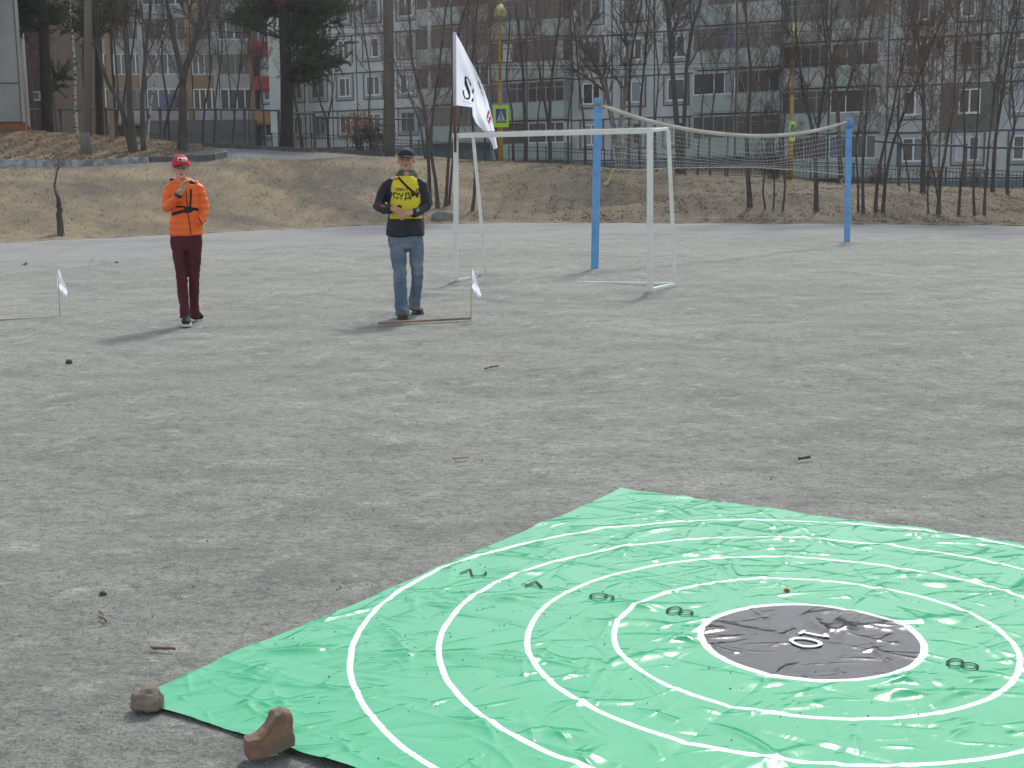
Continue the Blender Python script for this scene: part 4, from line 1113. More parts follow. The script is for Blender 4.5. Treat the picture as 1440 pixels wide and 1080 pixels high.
def grow(rs, p, d, L, r, level, out, up=.25, spread=.75, kids=(7, 5, 4)):
    n = (7, 5, 4, 3)[level]
    P = [p]; q = p.copy(); dd = d.copy()
    wob = (.10, .16, .20, .24)[level]
    for i in range(n-1):
        dd = dd+rs.normal(0, wob, 3)+np.array([0, 0, up*.35]); dd /= np.linalg.norm(dd)
        q = q+dd*L/(n-1); P.append(q.copy())
    rad = [r*(1-.78*i/(n-1)) for i in range(n)]
    out.append((np.array(P), rad))
    if level >= 3: return
    nk = kids[level] if level < len(kids) else 3
    nk = max(1, int(round(nk*rs.uniform(.7, 1.25))))
    for j in range(nk):
        f = rs.uniform(.18, .97); i = min(int(f*(n-1)), n-2); t = f*(n-1)-i
        b = P[i]*(1-t)+P[i+1]*t; ax = P[i+1]-P[i]; ax /= np.linalg.norm(ax)
        s = rs.normal(0, 1, 3); s -= ax*s.dot(ax); s /= np.linalg.norm(s)+1e-9
        a = spread*rs.uniform(.6, 1.15)
        nd = ax*math.cos(a)+s*math.sin(a)+np.array([0, 0, up*.6]); nd /= np.linalg.norm(nd)
        grow(rs, b, nd, L*rs.uniform(.38, .62)*(1.1-.45*f), max(.0062, min(r*(1-.78*f)*.7, r*.55)), level+1, out, up, spread, kids)
def smooth_path(pts, n=16):
    pts = np.array(pts); k = len(pts); t = np.linspace(0, k-1, n); out = []
    for x in t:
        i = min(int(x), k-2); f = x-i; p0 = pts[max(i-1, 0)]; p1 = pts[i]; p2 = pts[i+1]; p3 = pts[min(i+2, k-1)]
        out.append(.5*((2*p1)+(-p0+p2)*f+(2*p0-5*p1+4*p2-p3)*f*f+(-p0+3*p1-3*p2+p3)*f**3))
    return np.array(out)
def bare_tree(stems, r, H, seed, label, name='bare_tree', bark='bark_dark', twig='twig_dark', start=.26, nb=13, blen=2.5, kids=(9, 10, 6),
              Y=None, group=None, spread=.72, up=.25, cat='tree'):
    rs = np.random.RandomState(seed)
    b0 = stems[0][0]
    base = land(b0[0], b0[1]) if Y is None else None
    if base is None:
        base = at(b0[0], b0[1], Y); base.z = tz(base.x, Y)
    root = empty(name, base, 0, label, cat, group)
    trunk = []; br = []
    for si, st in enumerate(stems):
        Ys = base.y + (0 if si == 0 else rs.uniform(-.25, .25))
        P = [np.array(at(x, y, Ys + .12*j*(rs.rand()-.5))) for j, (x, y) in enumerate(st)]
        if si == 0: P[0] = np.array(base)
        P[0] = P[0]-np.array([0, 0, .25]) if st[0][1] > 150 else P[0]
        d = P[-1]-P[-2]; d /= np.linalg.norm(d); d = d*.6+np.array([0, 0, .5]); d /= np.linalg.norm(d)
        top = base.z+H*(1-.12*si)
        while P[-1][2] < top-.3:
            d = d+rs.normal(0, .13, 3); d[2] = max(d[2], .6); d /= np.linalg.norm(d); P.append(P[-1]+d*min(1.3, top-P[-1][2]+.2))
        Q = smooth_path(P, 18); Q[1:-1] += rs.normal(0, r*.10, (16, 3))
        rr = r*(.86 if si == 0 else .64)
        rad = [rr*max(.10, (1-.88*(i/17)**.85)) for i in range(18)]
        if st[0][1] > 150: rad[0] *= 1.45; rad[1] *= 1.12
        trunk.append((Q, rad))
        n = max(4, int(nb*(1.6 if si == 0 else 1.05)))
        for j in range(n):
            f = start+(1-start)*((j+rs.rand())/n)**.9; x = min(f*17, 16.99); i = int(x); t = x-i
            p = Q[i]*(1-t)+Q[i+1]*t; ax = Q[i+1]-Q[i]; ax /= np.linalg.norm(ax)
            s = rs.normal(0, 1, 3); s -= ax*s.dot(ax); s /= np.linalg.norm(s)
            a = spread*rs.uniform(.7, 1.2); nd = ax*math.cos(a)+s*math.sin(a)+np.array([0, 0, up*.4]); nd /= np.linalg.norm(nd)
            grow(rs, p, nd, blen*rs.uniform(.6, 1.15)*(1.15-.55*f), max(.008, rad[i]*rs.uniform(.35, .6)), 1, br, up, spread, kids)
    tubes_mesh(trunk, 'trunk', M[bark], root, base)
    tubes_mesh(br, 'crown', M[twig], root, base)
    return root
T = [
 ([[(118,200),(121,150),(116,90),(122,30)]], .07, 9, 'slender dark tree just left of the concrete pole foot', dict(nb=13, Y=62)),
 ([[(172,200),(174,140),(186,70),(192,10)]], .075, 9, 'slender dark tree behind the left stem of the three trunked tree', dict(nb=14, Y=61)),
 ([[(238,200),(236,150),(228,90),(230,20)]], .075, 9, 'slender dark tree directly left of the forked tree', dict(nb=14, Y=62)),
 ([[(284,203),(288,150),(296,100),(292,30)]], .07, 9, 'slender dark tree just right of the forked tree', dict(nb=14, Y=62)),
 ([[(372,205),(370,150),(364,100),(372,50)]], .055, 8, 'slender tree between the red balconies and the big pine', dict(nb=11, Y=62, blen=1.8)),
 ([[(702,227),(690,170),(684,110),(690,50)]], .06, 9, 'brown twiggy tree directly behind the large flag', dict(nb=15, twig='twig', Y=64)),
 ([[(757,229),(756,170),(764,100),(760,40)]], .06, 9, 'brown twiggy tree midway between the two dark trees above the crossbar', dict(nb=14, twig='twig', Y=63)),
 # stems, r, H, label, options
 ([[(50,183),(44,120),(38,60),(35,0)]], .085, 10, 'slim dark trunk leaning against the edge of the concrete slab building', dict(nb=8)),
 ([[(82,183),(74,130),(67,75)]], .065, 7, 'thin dark stem leaning onto the first pine at the far left', dict(nb=9, blen=1.8)),
 ([[(188,214),(182,150),(180,90),(172,0)],[(188,212),(170,150),(150,113),(138,70)],[(203,217),(200,150),(205,80),(212,0)]], .17, 11, 'bare dark tree of three trunks on the hump above the white kerb', dict(nb=13)),
 ([[(224,196),(238,155),(252,118),(268,80)]], .10, 9, 'leaning bare tree crossing in front of the blue board, left of the forked tree', dict(nb=12)),
 ([[(256,212),(257,150),(258,110),(268,75),(280,35),(284,0)],[(258,112),(249,75),(240,30),(232,-10)]], .20, 12, 'stout dark tree forking into a V above the head of the boy in orange', dict(nb=16, start=.35)),
 ([[(161,196),(166,140),(160,60)]], .06, 8, 'slender bare tree right of the orange barked pine', dict(nb=12, blen=2.)),
 ([[(300,200),(303,140),(312,70)]], .06, 8, 'slender bare tree between the forked tree and the red balconies', dict(nb=13, blen=2.)),
 ([[(326,204),(331,150),(338,90),(342,40)],[(330,160),(322,110),(318,60)]], .065, 8, 'slender bare tree with two stems just left of the red balconies', dict(nb=13, blen=2.)),
 ([[(352,204),(350,150),(356,100)]], .05, 6.5, 'thin bare tree in front of the lowest red balcony', dict(nb=11, blen=1.7)),
 ([[(426,207),(419,165),(413,125),(420,70)]], .12, 8, 'dark crooked trunk touching the right side of the big pine', dict(nb=8)),
 ([[(463,209),(459,170),(449,140),(440,115)],[(459,170),(466,142),(470,112)]], .095, 5.0, 'small dark tree forking low in front of the left windows', dict(nb=6, blen=1.2, kids=(4,3,3))),
 ([[(521,216),(519,150),(521,110),(512,50),(505,0)]], .075, 10, 'tall pale thin tree left of the concrete utility pole', dict(nb=14, bark='bark_grey', twig='twig', start=.35)),
 ([[(600,226),(590,175),(576,135),(560,100)]], .06, 7, 'spreading light brown tree just right of the concrete utility pole', dict(nb=14, twig='twig', blen=1.9)),
 ([[(606,291),(603,240),(600,190),(594,140),(580,90)]], .085, 9, 'dark bare tree at the right shoulder of the man', dict(nb=13, twig='twig')),
 ([[(616,294),(613,255),(606,220),(607,180),(614,120),(622,60)]], .085, 10, 'kinked bare tree beside the boulder at the foot of the bank', dict(nb=14, twig='twig')),
 ([[(626,290),(630,235),(636,150),(642,60)],[(632,291),(636,230),(650,150),(655,80)]], .075, 10, 'double stemmed bare tree directly behind the left post of the goal', dict(nb=14, twig='twig')),
 ([[(662,298),(668,265),(667,200),(662,130),(668,40)]], .08, 10, 'bare tree with a bent foot seen inside the left end of the goal', dict(nb=16, twig='twig')),
 ([[(683,228),(680,160),(672,100),(664,40)]], .07, 9, 'brown twiggy tree between the large flag and the yellow lamp post', dict(nb=17, twig='twig', blen=2.3, Y=62)),
 ([[(722,228),(720,160),(712,110),(716,50)]], .07, 9, 'brown twiggy tree directly right of the facing crossing sign', dict(nb=16, twig='twig', blen=2.2, Y=62)),
 ([[(740,229),(738,170),(735,100),(728,30)]], .125, 10, 'dark straight tree above the crossbar, first right of the yellow lamp post', dict(nb=15, twig='twig')),
 ([[(774,230),(773,170),(776,110),(786,30)],[(773,180),(762,120),(752,60)]], .125, 10, 'dark tree with two upper stems above the middle of the crossbar', dict(nb=14, twig='twig')),
 ([[(800,232),(799,170),(806,110),(802,40)]], .06, 9, 'slender tree left of the blue post that carries the net', dict(nb=14, twig='twig', Y=60)),
 ([[(824,237),(822,185),(815,120),(808,40)]], .075, 9, 'slender tree whose stem shows just left of the thick blue post', dict(nb=14, twig='twig', Y=59)),
 ([[(873,241),(868,205),(860,165),(850,120),(832,80),(816,15)],[(868,200),(876,150),(882,90),(878,30)]], .19, 10, 'thick tree with pale peeling bark directly right of the left blue post', dict(nb=15, bark='bark_pale')),
 ([[(884,241),(885,170),(887,90),(902,0)]], .095, 10, 'dark tree second to the right of the thick blue post', dict(nb=15)),
 ([[(899,242),(900,160),(908,70),(914,0)]], .085, 10, 'dark tree seen through the net, left of the goal corner', dict(nb=14)),
 ([[(924,243),(921,180),(926,110),(920,40)]], .06, 9, 'slender tree directly behind the right end of the goal crossbar', dict(nb=13)),
 ([[(955,246),(953,190),(946,100),(937,0)],[(962,247),(962,170),(969,70),(988,-10)]], .17, 12, 'heavy double trunked dark tree behind the net, right of the goal', dict(nb=19)),
 ([[(981,247),(983,190),(990,120)]], .055, 8, 'thin stem behind the net, first right of the heavy double tree', dict(nb=11)),
 ([[(999,248),(998,190),(1005,130),(1009,90)]], .065, 8, 'thin stem behind the net, second right of the heavy double tree', dict(nb=11)),
 ([[(1023,250),(1023,200),(1030,130)]], .06, 8, 'straight thin stem behind the middle of the net', dict(nb=11, bark='bark_grey')),
 ([[(1055,292),(1052,240),(1050,175),(1056,110),(1050,40)]], .105, 9, 'dark tree at the foot of the bank under the lowest sag of the net', dict(nb=18, blen=2.2, twig='twig')),
 ([[(1078,296),(1073,268),(1076,235),(1070,190)]], .05, 5, 'short crooked stem just right of the tree under the sag of the net', dict(nb=9, blen=1.3)),
 ([[(1087,296),(1089,265),(1088,205),(1085,150)]], .045, 6, 'thin crooked sapling left of the edge on crossing sign', dict(nb=10, blen=1.4)),
 ([[(1099,297),(1104,264),(1101,210),(1107,130)]], .05, 7, 'crooked sapling directly below the edge on crossing sign', dict(nb=11, blen=1.6)),
 ([[(1148,298),(1148,255),(1145,205),(1138,160),(1128,120),(1121,60)],[(1145,200),(1155,150),(1162,90)]], .095, 9, 'dark tree at the foot of the bank left of the right blue post', dict(nb=16, blen=2.2)),
 ([[(1184,258),(1180,200),(1177,140),(1170,90),(1162,30)],[(1178,150),(1196,115),(1202,70),(1212,10)]], .15, 11, 'thick forked dark tree hidden partly by the right blue post', dict(nb=16)),
 ([[(1208,299),(1206,250),(1204,200),(1212,150)]], .05, 7, 'thin stem standing close to the right of the right blue post', dict(nb=10, blen=1.6)),
 ([[(1215,300),(1213,245),(1216,190),(1222,110)]], .065, 8, 'bare stem, second to the right of the right blue post', dict(nb=14, twig='twig')),
 ([[(1232,300),(1235,245),(1249,185),(1262,120),(1274,60)]], .07, 9, 'bare tree leaning right, third to the right of the right blue post', dict(nb=16, twig='twig')),
 ([[(1241,300),(1246,250),(1258,195),(1285,125),(1310,65)]], .07, 9, 'bare tree leaning far right across the first window column beside the balconies', dict(nb=17, twig='twig')),
 ([[(1281,271),(1277,245),(1270,205),(1262,180)]], .045, 6, 'small stem beside the first post of the right rail fence', dict(nb=9, blen=1.4)),
 ([[(1299,272),(1298,225),(1300,160),(1296,80)]], .115, 9, 'straight dark tree between the two posts of the right rail fence', dict(nb=14)),
 ([[(1307,302),(1305,262),(1309,225),(1306,180)]], .04, 5, 'thin brown sapling in front of the straight tree by the rail fence', dict(nb=9, blen=1.2, twig='twig')),
 ([[(1319,303),(1322,255),(1331,205),(1342,140)],[(1324,300),(1318,270),(1312,240)]], .07, 8, 'curving bare tree in front of the dark repaired wall panel', dict(nb=15, twig='twig')),
 ([[(1348,304),(1351,260),(1357,205),(1355,130)]], .06, 8, 'bare stem in front of the second post of the right rail fence', dict(nb=13, twig='twig')),
 ([[(1372,305),(1369,262),(1372,205),(1377,130)]], .055, 8, 'bare stem at the foot of the bank, second from the right edge', dict(nb=12)),
 ([[(1385,305),(1386,262),(1391,205),(1400,120)]], .055, 8, 'bare stem at the foot of the bank nearest the right edge', dict(nb=12)),
 ([[(1396,271),(1399,205),(1408,140),(1420,60)]], .08, 9, 'tree on top of the bank in front of the last visible seam of the block', dict(nb=13)),
 ([[(1417,275),(1418,220),(1427,175),(1422,110)]], .075, 8, 'dark tree on top of the bank closest to the right edge', dict(nb=12)),
]
for i, (st, r, H, lab, kw) in enumerate(T):
    bare_tree(st, r, H, 100+i*7, lab, group='bare trees in front of the apartment block', **kw)
# pruned little tree on the left bank
b_ = bare_tree([[(85,332),(84,300),(82,280),(77,262)]], .125, 1.75, 5, 'small pruned stump like tree with a tuft of twigs on the left bank', start=.86, nb=9, blen=.75, kids=(3,3,3), bark='bark_dark', twig='twig')

def birch(st, r, H, seed, label, Y=None):
    return bare_tree(st, r, H, seed, label, name='birch_tree', bark='birch', twig='twig_dark', start=.4, nb=12, blen=1.7, Y=Y, spread=.6)
birch([[(107,184),(105,130),(103,70),(96,0)]], .10, 11, 31, 'white barked birch standing between the first pine and the concrete pole', 56)
birch([[(206,192),(211,155),(221,95),(232,30)]], .055, 10, 32, 'thin white birch leaning right behind the three trunked tree', 58)

def pine(st, r, H, seed, label, Y, clumps, lower='bark_pine_low', split=.35, needle='needle'):
    rs = np.random.RandomState(seed)
    base = at(*st[0], Y); base.z = tz(base.x, Y)
    root = empty('pine_tree', base, 0, label, 'tree', 'pine trees')
    P = [np.array(base)-np.array([0,0,.3])]+[np.array(at(x, y, Y)) for x, y in st[1:]]
    while P[-1][2] < base.z+H: P.append(P[-1]+np.array([rs.normal(0,.06), rs.normal(0,.06), 1.2]))
    Q = smooth_path(P, 24); rad = [r*1.12*(1-.8*(i/23)**1.1) for i in range(24)]; rad[0] *= 1.3
    k = int(24*split)
    def pad(a, n=24): return a
    tubes_mesh([(Q[:k+1], rad[:k+1])], 'trunk', M[lower], root, base)
    tubes_mesh([(Q[k:], rad[k:])], 'upper_trunk', M['bark_pine'], root, base)
    br = []; tips = []
    for (cx, cy, sx, sy, dY, n) in clumps:
        for j in range(n):
            c = np.array(at(cx+rs.normal(0, sx*.62), cy+rs.normal(0, sy*.72), Y+dY+rs.normal(0, .9)))
            # each bough leaves the trunk below its needles
            z = min(max(c[2]-rs.uniform(.0, .8), base.z+1.5), Q[-1][2]-.2)
            i = int(np.argmin(np.abs(Q[:, 2]-z))); s = Q[i]
            mid = (s+c)/2+np.array([rs.normal(0,.15), rs.normal(0,.15), -.10+rs.normal(0,.1)])
            br.append((smooth_path([s, mid, c], 6), [.035*(1-.8*q/5) for q in range(6)]))
            for q in range(7):
                f = rs.uniform(.5, 1.08); pb = s*(1-f)+c*f; e = pb+rs.normal(0, .33, 3)+np.array([0,0,.12])
                br.append((smooth_path([pb, (pb+e)/2+rs.normal(0,.03,3), e], 3), [.012,.009,.005])); tips.append((pb, e))
    tubes_mesh(br, 'branches', M['bark_pine_low'], root, base)
    # needles in brushes along the twigs
    nt = len(tips); per = 70
    A0 = np.array([t[0] for t in tips]); A1 = np.array([t[1] for t in tips])
    f = rs.rand(nt, per, 1); o_ = A0[:, None]*(1-f)+A1[:, None]*f
    ax = (A1-A0)/(np.linalg.norm(A1-A0, axis=1, keepdims=True)+1e-6)
    d = rs.normal(0, 1, (nt, per, 3))+ax[:, None]*.9; d /= np.linalg.norm(d, axis=-1, keepdims=True)
    L = rs.uniform(.08, .17, (nt, per, 1)); w = np.cross(d, rs.normal(0, 1, (nt, per, 3))); w /= np.linalg.norm(w, axis=-1, keepdims=True)+1e-6
    w *= .015
    V = np.stack([o_-w, o_+w, o_+d*L], 2).reshape(-1, 3)-np.array(base)
    faces_obj('needles', V, 3, M[needle], root)
    return root
pine([(403,208),(403,140),(402,90),(398,0)], .27, 15, 41, 'tall pine with orange upper trunk and dark needle crown, centre left', 59,
     [(452,12,26,11,.8,34),(432,40,22,8,1.4,18),(452,62,22,9,.8,22),(456,92,20,7,.6,20),(432,104,14,6,1.2,10),(345,28,30,5,1.2,16),(366,2,20,8,1.5,12),(482,12,14,7,.6,12),(476,84,10,6,0,7),(330,24,14,4,1,6),
      (405,-30,40,25,0,40),(400,-90,35,30,0,30)], split=.27)
pine([(67,186),(65,130),(63,70),(60,0)], .215, 14, 42, 'dark trunked pine nearest the concrete slab building', 54,
     [(26,8,22,13,1.2,30),(12,34,12,8,1,8),(88,20,12,9,1.2,9),(60,-30,40,20,1,34),(88,108,7,8,1.2,5)], split=.75, needle='needle_dark')
pine([(140,190),(139,120),(138,60),(135,0)], .165, 14, 43, 'slim pine with reddish orange bark between the concrete pole and the three trunked tree', 60,
     [(120,20,20,14,0,16),(160,10,20,14,0,16),(150,-30,30,20,0,26),(112,45,8,8,0,6)], split=.28, needle='needle_dark')

# dry leafed bush beyond the left picket fence
def bush(px, py, Y, w, h, seed, label, leafm, n=900):
    rs = np.random.RandomState(seed); b = at(px, py, Y); b.z = tz(b.x, Y)
    root = empty('bush', b, 0, label, 'bush'); br = []
    for j in range(34):
        a = rs.rand()*6.28; t = rs.uniform(.05, .5); d = np.array([math.sin(t)*math.cos(a), math.sin(t)*math.sin(a), math.cos(t)])
        grow(rs, np.array(b)+np.array([rs.normal(0, w*.15), rs.normal(0, w*.15), -.05]), d, h*rs.uniform(.6, 1), .014, 2, br, .2, .6)
    tubes_mesh(br, 'stems', M['twig_dark'], root, b)
    if n:
        c = np.array([l[0][-1] for l in br]); i = rs.randint(0, len(c), n); p = c[i]+rs.normal(0, .08, (n, 3))-np.array(b)
        u = rs.normal(0, 1, (n, 3)); u /= np.linalg.norm(u, axis=1, keepdims=True); v = np.cross(u, rs.normal(0, 1, (n, 3))); v /= np.linalg.norm(v, axis=1, keepdims=True)
        s = rs.uniform(.02, .045, (n, 1)); V = np.stack([p-u*s, p-v*s*.6, p+u*s, p+v*s*.6], 1).reshape(-1, 3)
        faces_obj('leaves', V, 4, leafm, root)
M['rust_leaf'] = mat('rust_leaf', (.36,.14,.045), (.25,.10,.04), .85, 3)
M['dark_leaf'] = mat('dark_leaf', (.03,.032,.03), (.05,.05,.045), .85, 3)
bush(506, 213, 62, 1.0, 2.0, 61, 'upright bush with rusty brown dead leaves left of the concrete utility pole', M['rust_leaf'], 1500)
bush(527, 213, 61.5, 1.0, 1.5, 62, 'low dark evergreen bush touching the concrete utility pole', M['dark_leaf'], 2200)
bush(1088, 250, 55, 1.0, 1.3, 63, 'dark dense bush behind the net beside the second yellow lamp post', M['dark_leaf'], 2000)
bush(1304, 268, 52, 1.4, .9, 64, 'low brown twiggy bush beside the straight tree on the right bank', M['dead_leaf'], 300)
bush(1370, 272, 51, 1.4, .9, 65, 'low brown twiggy bush right of the second rail fence post', M['dead_leaf'], 300)
bush(1234, 262, 53, 1.2, .8, 66, 'low brown twiggy bush right of the right blue post', M['dead_leaf'], 200)

# ================================================================== DRY GRASS AND LEAVES
def tufts():
    rs = np.random.RandomState(9); n = 90000
    a = rs.uniform(PA[0]*1.02, PA[-1]*.9, n); bl = base_line(a)
    f = rs.rand(n)**.75; Y = bl+.4*rs.rand(n)+f*np.where(a < -.2, 26, 16); X = a*Y
    bare = (a > -.05) & (rs.rand(n) < .55); road = (a < -.04) & (terr(X, Y) > 1.85) & (Y < np.where(a < -.22, 43.2+(a+.39)*16, 56.0)) & (Y > np.where(a < -.22, 41+(a+.39)*16, 49.5))
    keep = ~bare & ~road; X, Y = X[keep], Y[keep]; n = len(X); Z = terr(X, Y)+.02
    h = rs.uniform(.03, .11, n); an = rs.rand(n)*6.28; w = rs.uniform(.008, .02, n)
    lean = rs.normal(0, .8, (n, 2))*h[:, None]
    p = np.stack([X, Y, Z], -1); u = np.stack([np.cos(an)*w, np.sin(an)*w, np.zeros(n)], -1)
    t = p+np.stack([lean[:, 0], lean[:, 1], h], -1)
    V = np.stack([p-u, p+u, t], 1).reshape(-1, 3)
    mi = rs.choice(3, n, p=[.5, .3, .2])
    o = faces_obj('dry_grass', V, 3, None, mats=[translucent(mat('straw', (.29,.245,.17), rough=.9), .5, (.29,.245,.17)), translucent(mat('straw_pale', (.36,.31,.225), rough=.9), .5, (.36,.31,.225)), translucent(mat('straw_dark', (.19,.155,.11), rough=.9), .5, (.19,.155,.11))], mi=mi)
    tag(o, kind='stuff')
tufts()
def leaves():
    rs = np.random.RandomState(10); n = 42000
    a = np.concatenate([rs.uniform(-.03, PA[-1]*.9, int(n*.8)), rs.uniform(-.12, PA[-1]*.9, n-int(n*.8))]); bl = base_line(a)
    Y = bl+rs.rand(n)**1.3*14
    X = a*Y; cl = np.sin(X*1.7+Y*.8)+np.sin(X*.6-Y*1.9)+rs.normal(0, .8, n); k = (cl > -.2)
    k &= ~((a < .03) & (rs.rand(n) < .5)) & (Y > bl+.5*rs.rand(n)); X, Y = X[k], Y[k]; n = len(X)
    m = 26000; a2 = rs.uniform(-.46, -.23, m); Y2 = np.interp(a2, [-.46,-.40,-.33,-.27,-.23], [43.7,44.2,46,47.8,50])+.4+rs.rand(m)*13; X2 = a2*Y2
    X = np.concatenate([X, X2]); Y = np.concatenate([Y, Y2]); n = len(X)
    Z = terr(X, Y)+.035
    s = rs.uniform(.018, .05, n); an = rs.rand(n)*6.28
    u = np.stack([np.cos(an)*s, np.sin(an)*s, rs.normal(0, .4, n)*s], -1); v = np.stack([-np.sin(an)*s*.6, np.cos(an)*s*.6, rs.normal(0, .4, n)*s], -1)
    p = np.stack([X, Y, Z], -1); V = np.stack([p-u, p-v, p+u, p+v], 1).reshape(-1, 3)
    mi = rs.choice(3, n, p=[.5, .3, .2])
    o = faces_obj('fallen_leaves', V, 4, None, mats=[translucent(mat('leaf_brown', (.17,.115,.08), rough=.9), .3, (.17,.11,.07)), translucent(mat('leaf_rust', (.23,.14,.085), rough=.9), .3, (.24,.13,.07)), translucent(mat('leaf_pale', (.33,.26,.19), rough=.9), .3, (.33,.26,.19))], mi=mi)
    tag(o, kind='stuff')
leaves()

# ================================================================== PEOPLE
M['skin'] = mat('skin', (.50,.28,.20), (.44,.23,.165), .55, 12, spec=.35)
M['skin_pale'] = mat('skin_pale', (.56,.36,.28), (.50,.30,.235), .55, 12, spec=.35)
M['lips'] = mat('lips', (.30,.09,.08), (.26,.08,.07), .5, 20)
M['eye_white'] = mat('eye_white', (.45,.43,.41), (.4,.38,.37), .3, 20)
M['iris'] = mat('iris', (.02,.02,.02), (.03,.03,.03), .3, 20)
M['hair_dark'] = mat('hair_dark', (.03,.024,.02), (.05,.04,.03), .8, 60)
M['hair_brown'] = mat('hair_brown', (.07,.045,.03), (.09,.06,.04), .8, 60)
M['navy_jacket'] = mat('navy_jacket', (.014,.017,.024), (.022,.026,.036), .55, 6, bump=.3, bscale=18, bdist=.01)
M['vest_yellow'] = mat('vest_yellow', (.72,.62,.03), (.64,.54,.03), .65, 6, bump=.25, bscale=14, bdist=.01)
M['collar_green'] = mat('collar_green', (.055,.065,.045), (.11,.115,.085), .9, 22)
M['black_cloth'] = mat('black_cloth', (.015,.015,.018), (.028,.028,.03), .75, 20)
M['denim'] = mat('denim', (.075,.125,.20), (.13,.18,.25), .85, 7, detail=8, bump=.45, bscale=16, bdist=.012, c3=(.20,.235,.27), s3=4.5)
M['brown_shoe'] = mat('brown_shoe', (.07,.055,.048), (.13,.11,.10), .7, 30)
M['orange_jacket'] = mat('orange_jacket', (.88,.165,.03), (.80,.135,.025), .5, 5, bump=.3, bscale=15, bdist=.01)
M['maroon'] = mat('maroon', (.072,.015,.021), (.10,.022,.028), .85, 7, bump=.4, bscale=16, bdist=.012)
M['red_cap'] = mat('red_cap', (.62,.02,.04), (.55,.02,.035), .7, 30)
M['white_rubber'] = mat('white_rubber', (.62,.62,.60), (.5,.5,.48), .6, 30)
M['device'] = mat('device', (.02,.025,.03), (.03,.035,.04), .3, 30)

def closed_loft(bm, secs, n=14, xref=Vector((1, 0, 0)), flat=False):
    """secs: (centre, rx, ry); flat keeps every section horizontal"""
    C_ = [Vector(s[0]) for s in secs]; rings = []
    for i, s in enumerate(secs):
        t = (C_[min(i+1, len(C_)-1)]-C_[max(i-1, 0)]).normalized() if not flat else Vector((0, 0, 1))
        x = (xref-t*xref.dot(t))
        if x.length < .15: x = Vector((0, 1, 0))-t*t.y
        x.normalize(); y = t.cross(x).normalized()
        rings.append([bm.verts.new(C_[i]+x*math.cos(2*PI*k/n)*s[1]+y*math.sin(2*PI*k/n)*s[2]) for k in range(n)])
    for a, b in zip(rings[:-1], rings[1:]):
        for k in range(n): bm.faces.new((a[k], a[(k+1) % n], b[(k+1) % n], b[k]))
    for ring, c, nb, sg in ((rings[0], C_[0], C_[1], -1), (rings[-1], C_[-1], C_[-2], 1)):
        t = (c-nb).normalized() if not flat else Vector((0, 0, (1 if c.z > nb.z else -1)))
        v = bm.verts.new(c+t*min(secs[0 if sg < 0 else -1][1], secs[0 if sg < 0 else -1][2])*.55)
        for k in range(n):
            f = (ring[k], ring[(k+1) % n], v)
            bm.faces.new(f if sg > 0 else f[::-1])
def ellipsoid(bm, c, r, rot=None, sub=3):
    q = bmesh.ops.create_icosphere(bm, subdivisions=sub, radius=1)
    for v in q['verts']:
        p = Vector((v.co.x*r[0], v.co.y*r[1], v.co.z*r[2]))
        if rot: p = rot @ p
        v.co = Vector(c)+p
def fuse(bm, name, m, parent, origin, voxel=.008, smooth=4, disp=None, shrink=0):
    """joins overlapping volumes into one continuous skin"""
    bmesh.ops.recalc_face_normals(bm, faces=bm.faces)
    for v in bm.verts: v.co -= origin
    me = bpy.data.meshes.new(name); bm.to_mesh(me); bm.free()
    o = bpy.data.objects.new(name, me); COL.objects.link(o)
    r = o.modifiers.new('fuse', 'REMESH'); r.mode = 'VOXEL'; r.voxel_size = voxel; r.use_smooth_shade = True
    s = o.modifiers.new('smooth', 'SMOOTH'); s.iterations = smooth; s.factor = .5
    dg = bpy.context.evaluated_depsgraph_get(); me2 = bpy.data.meshes.new_from_object(o.evaluated_get(dg))
    o.modifiers.clear(); o.data = me2; bpy.data.meshes.remove(me); me2.name = name
    if disp:
        no = [v.normal.copy() for v in me2.vertices]
        for v, nn in zip(me2.vertices, no): v.co += nn*disp(v.co+origin)
    me2.materials.clear(); me2.materials.append(m); me2.polygons.foreach_set('use_smooth', [True]*len(me2.polygons))
    if parent: o.parent = parent
    else: o.location = origin
    return o
def hand_loft(bm, wrist, fd, pn, curl, k=1.0, thumb=1, spread=.05):
    """palm, four curled fingers and a thumb; fd points along the fingers, pn is the palm side"""
    fd = fd.normalized(); pn = (pn-fd*pn.dot(fd)).normalized(); ac = fd.cross(pn).normalized()*thumb
    closed_loft(bm, [(wrist, .026*k, .021*k), (wrist+fd*.03*k, .036*k, .017*k), (wrist+fd*.07*k, .041*k, .015*k), (wrist+fd*.09*k, .039*k, .012*k)], 12, ac)
    for i, (off, L) in enumerate(((.030, .073), (.011, .080), (-.009, .075), (-.028, .060))):
        p = wrist+fd*.086*k+ac*off*k; d = (fd+ac*off*spread*20*.1).normalized(); pts = [(p-d*.012, .0095*k, .0095*k)]
        for j, f in enumerate((.45, .32, .23)):
            a = curl[j]*(1+.08*i); d = (d*math.cos(a)+pn*math.sin(a)).normalized(); pn2 = pn
            p = p+d*L*f*k; r = (.0092, .0085, .0075)[j]*k; pts.append((p, r, r))
        closed_loft(bm, pts, 8, ac)
    p = wrist+fd*.025*k+ac*.034*k; d = (fd*.65+ac*.6+pn*.45).normalized()
    q = p+d*.034*k; d2 = (fd*.8+ac*.1+pn*.65).normalized(); e = q+d2*.030*k
    closed_loft(bm, [(p-d*.015, .014*k, .012*k), (q, .0115*k, .011*k), (e, .009*k, .009*k)], 8, ac)
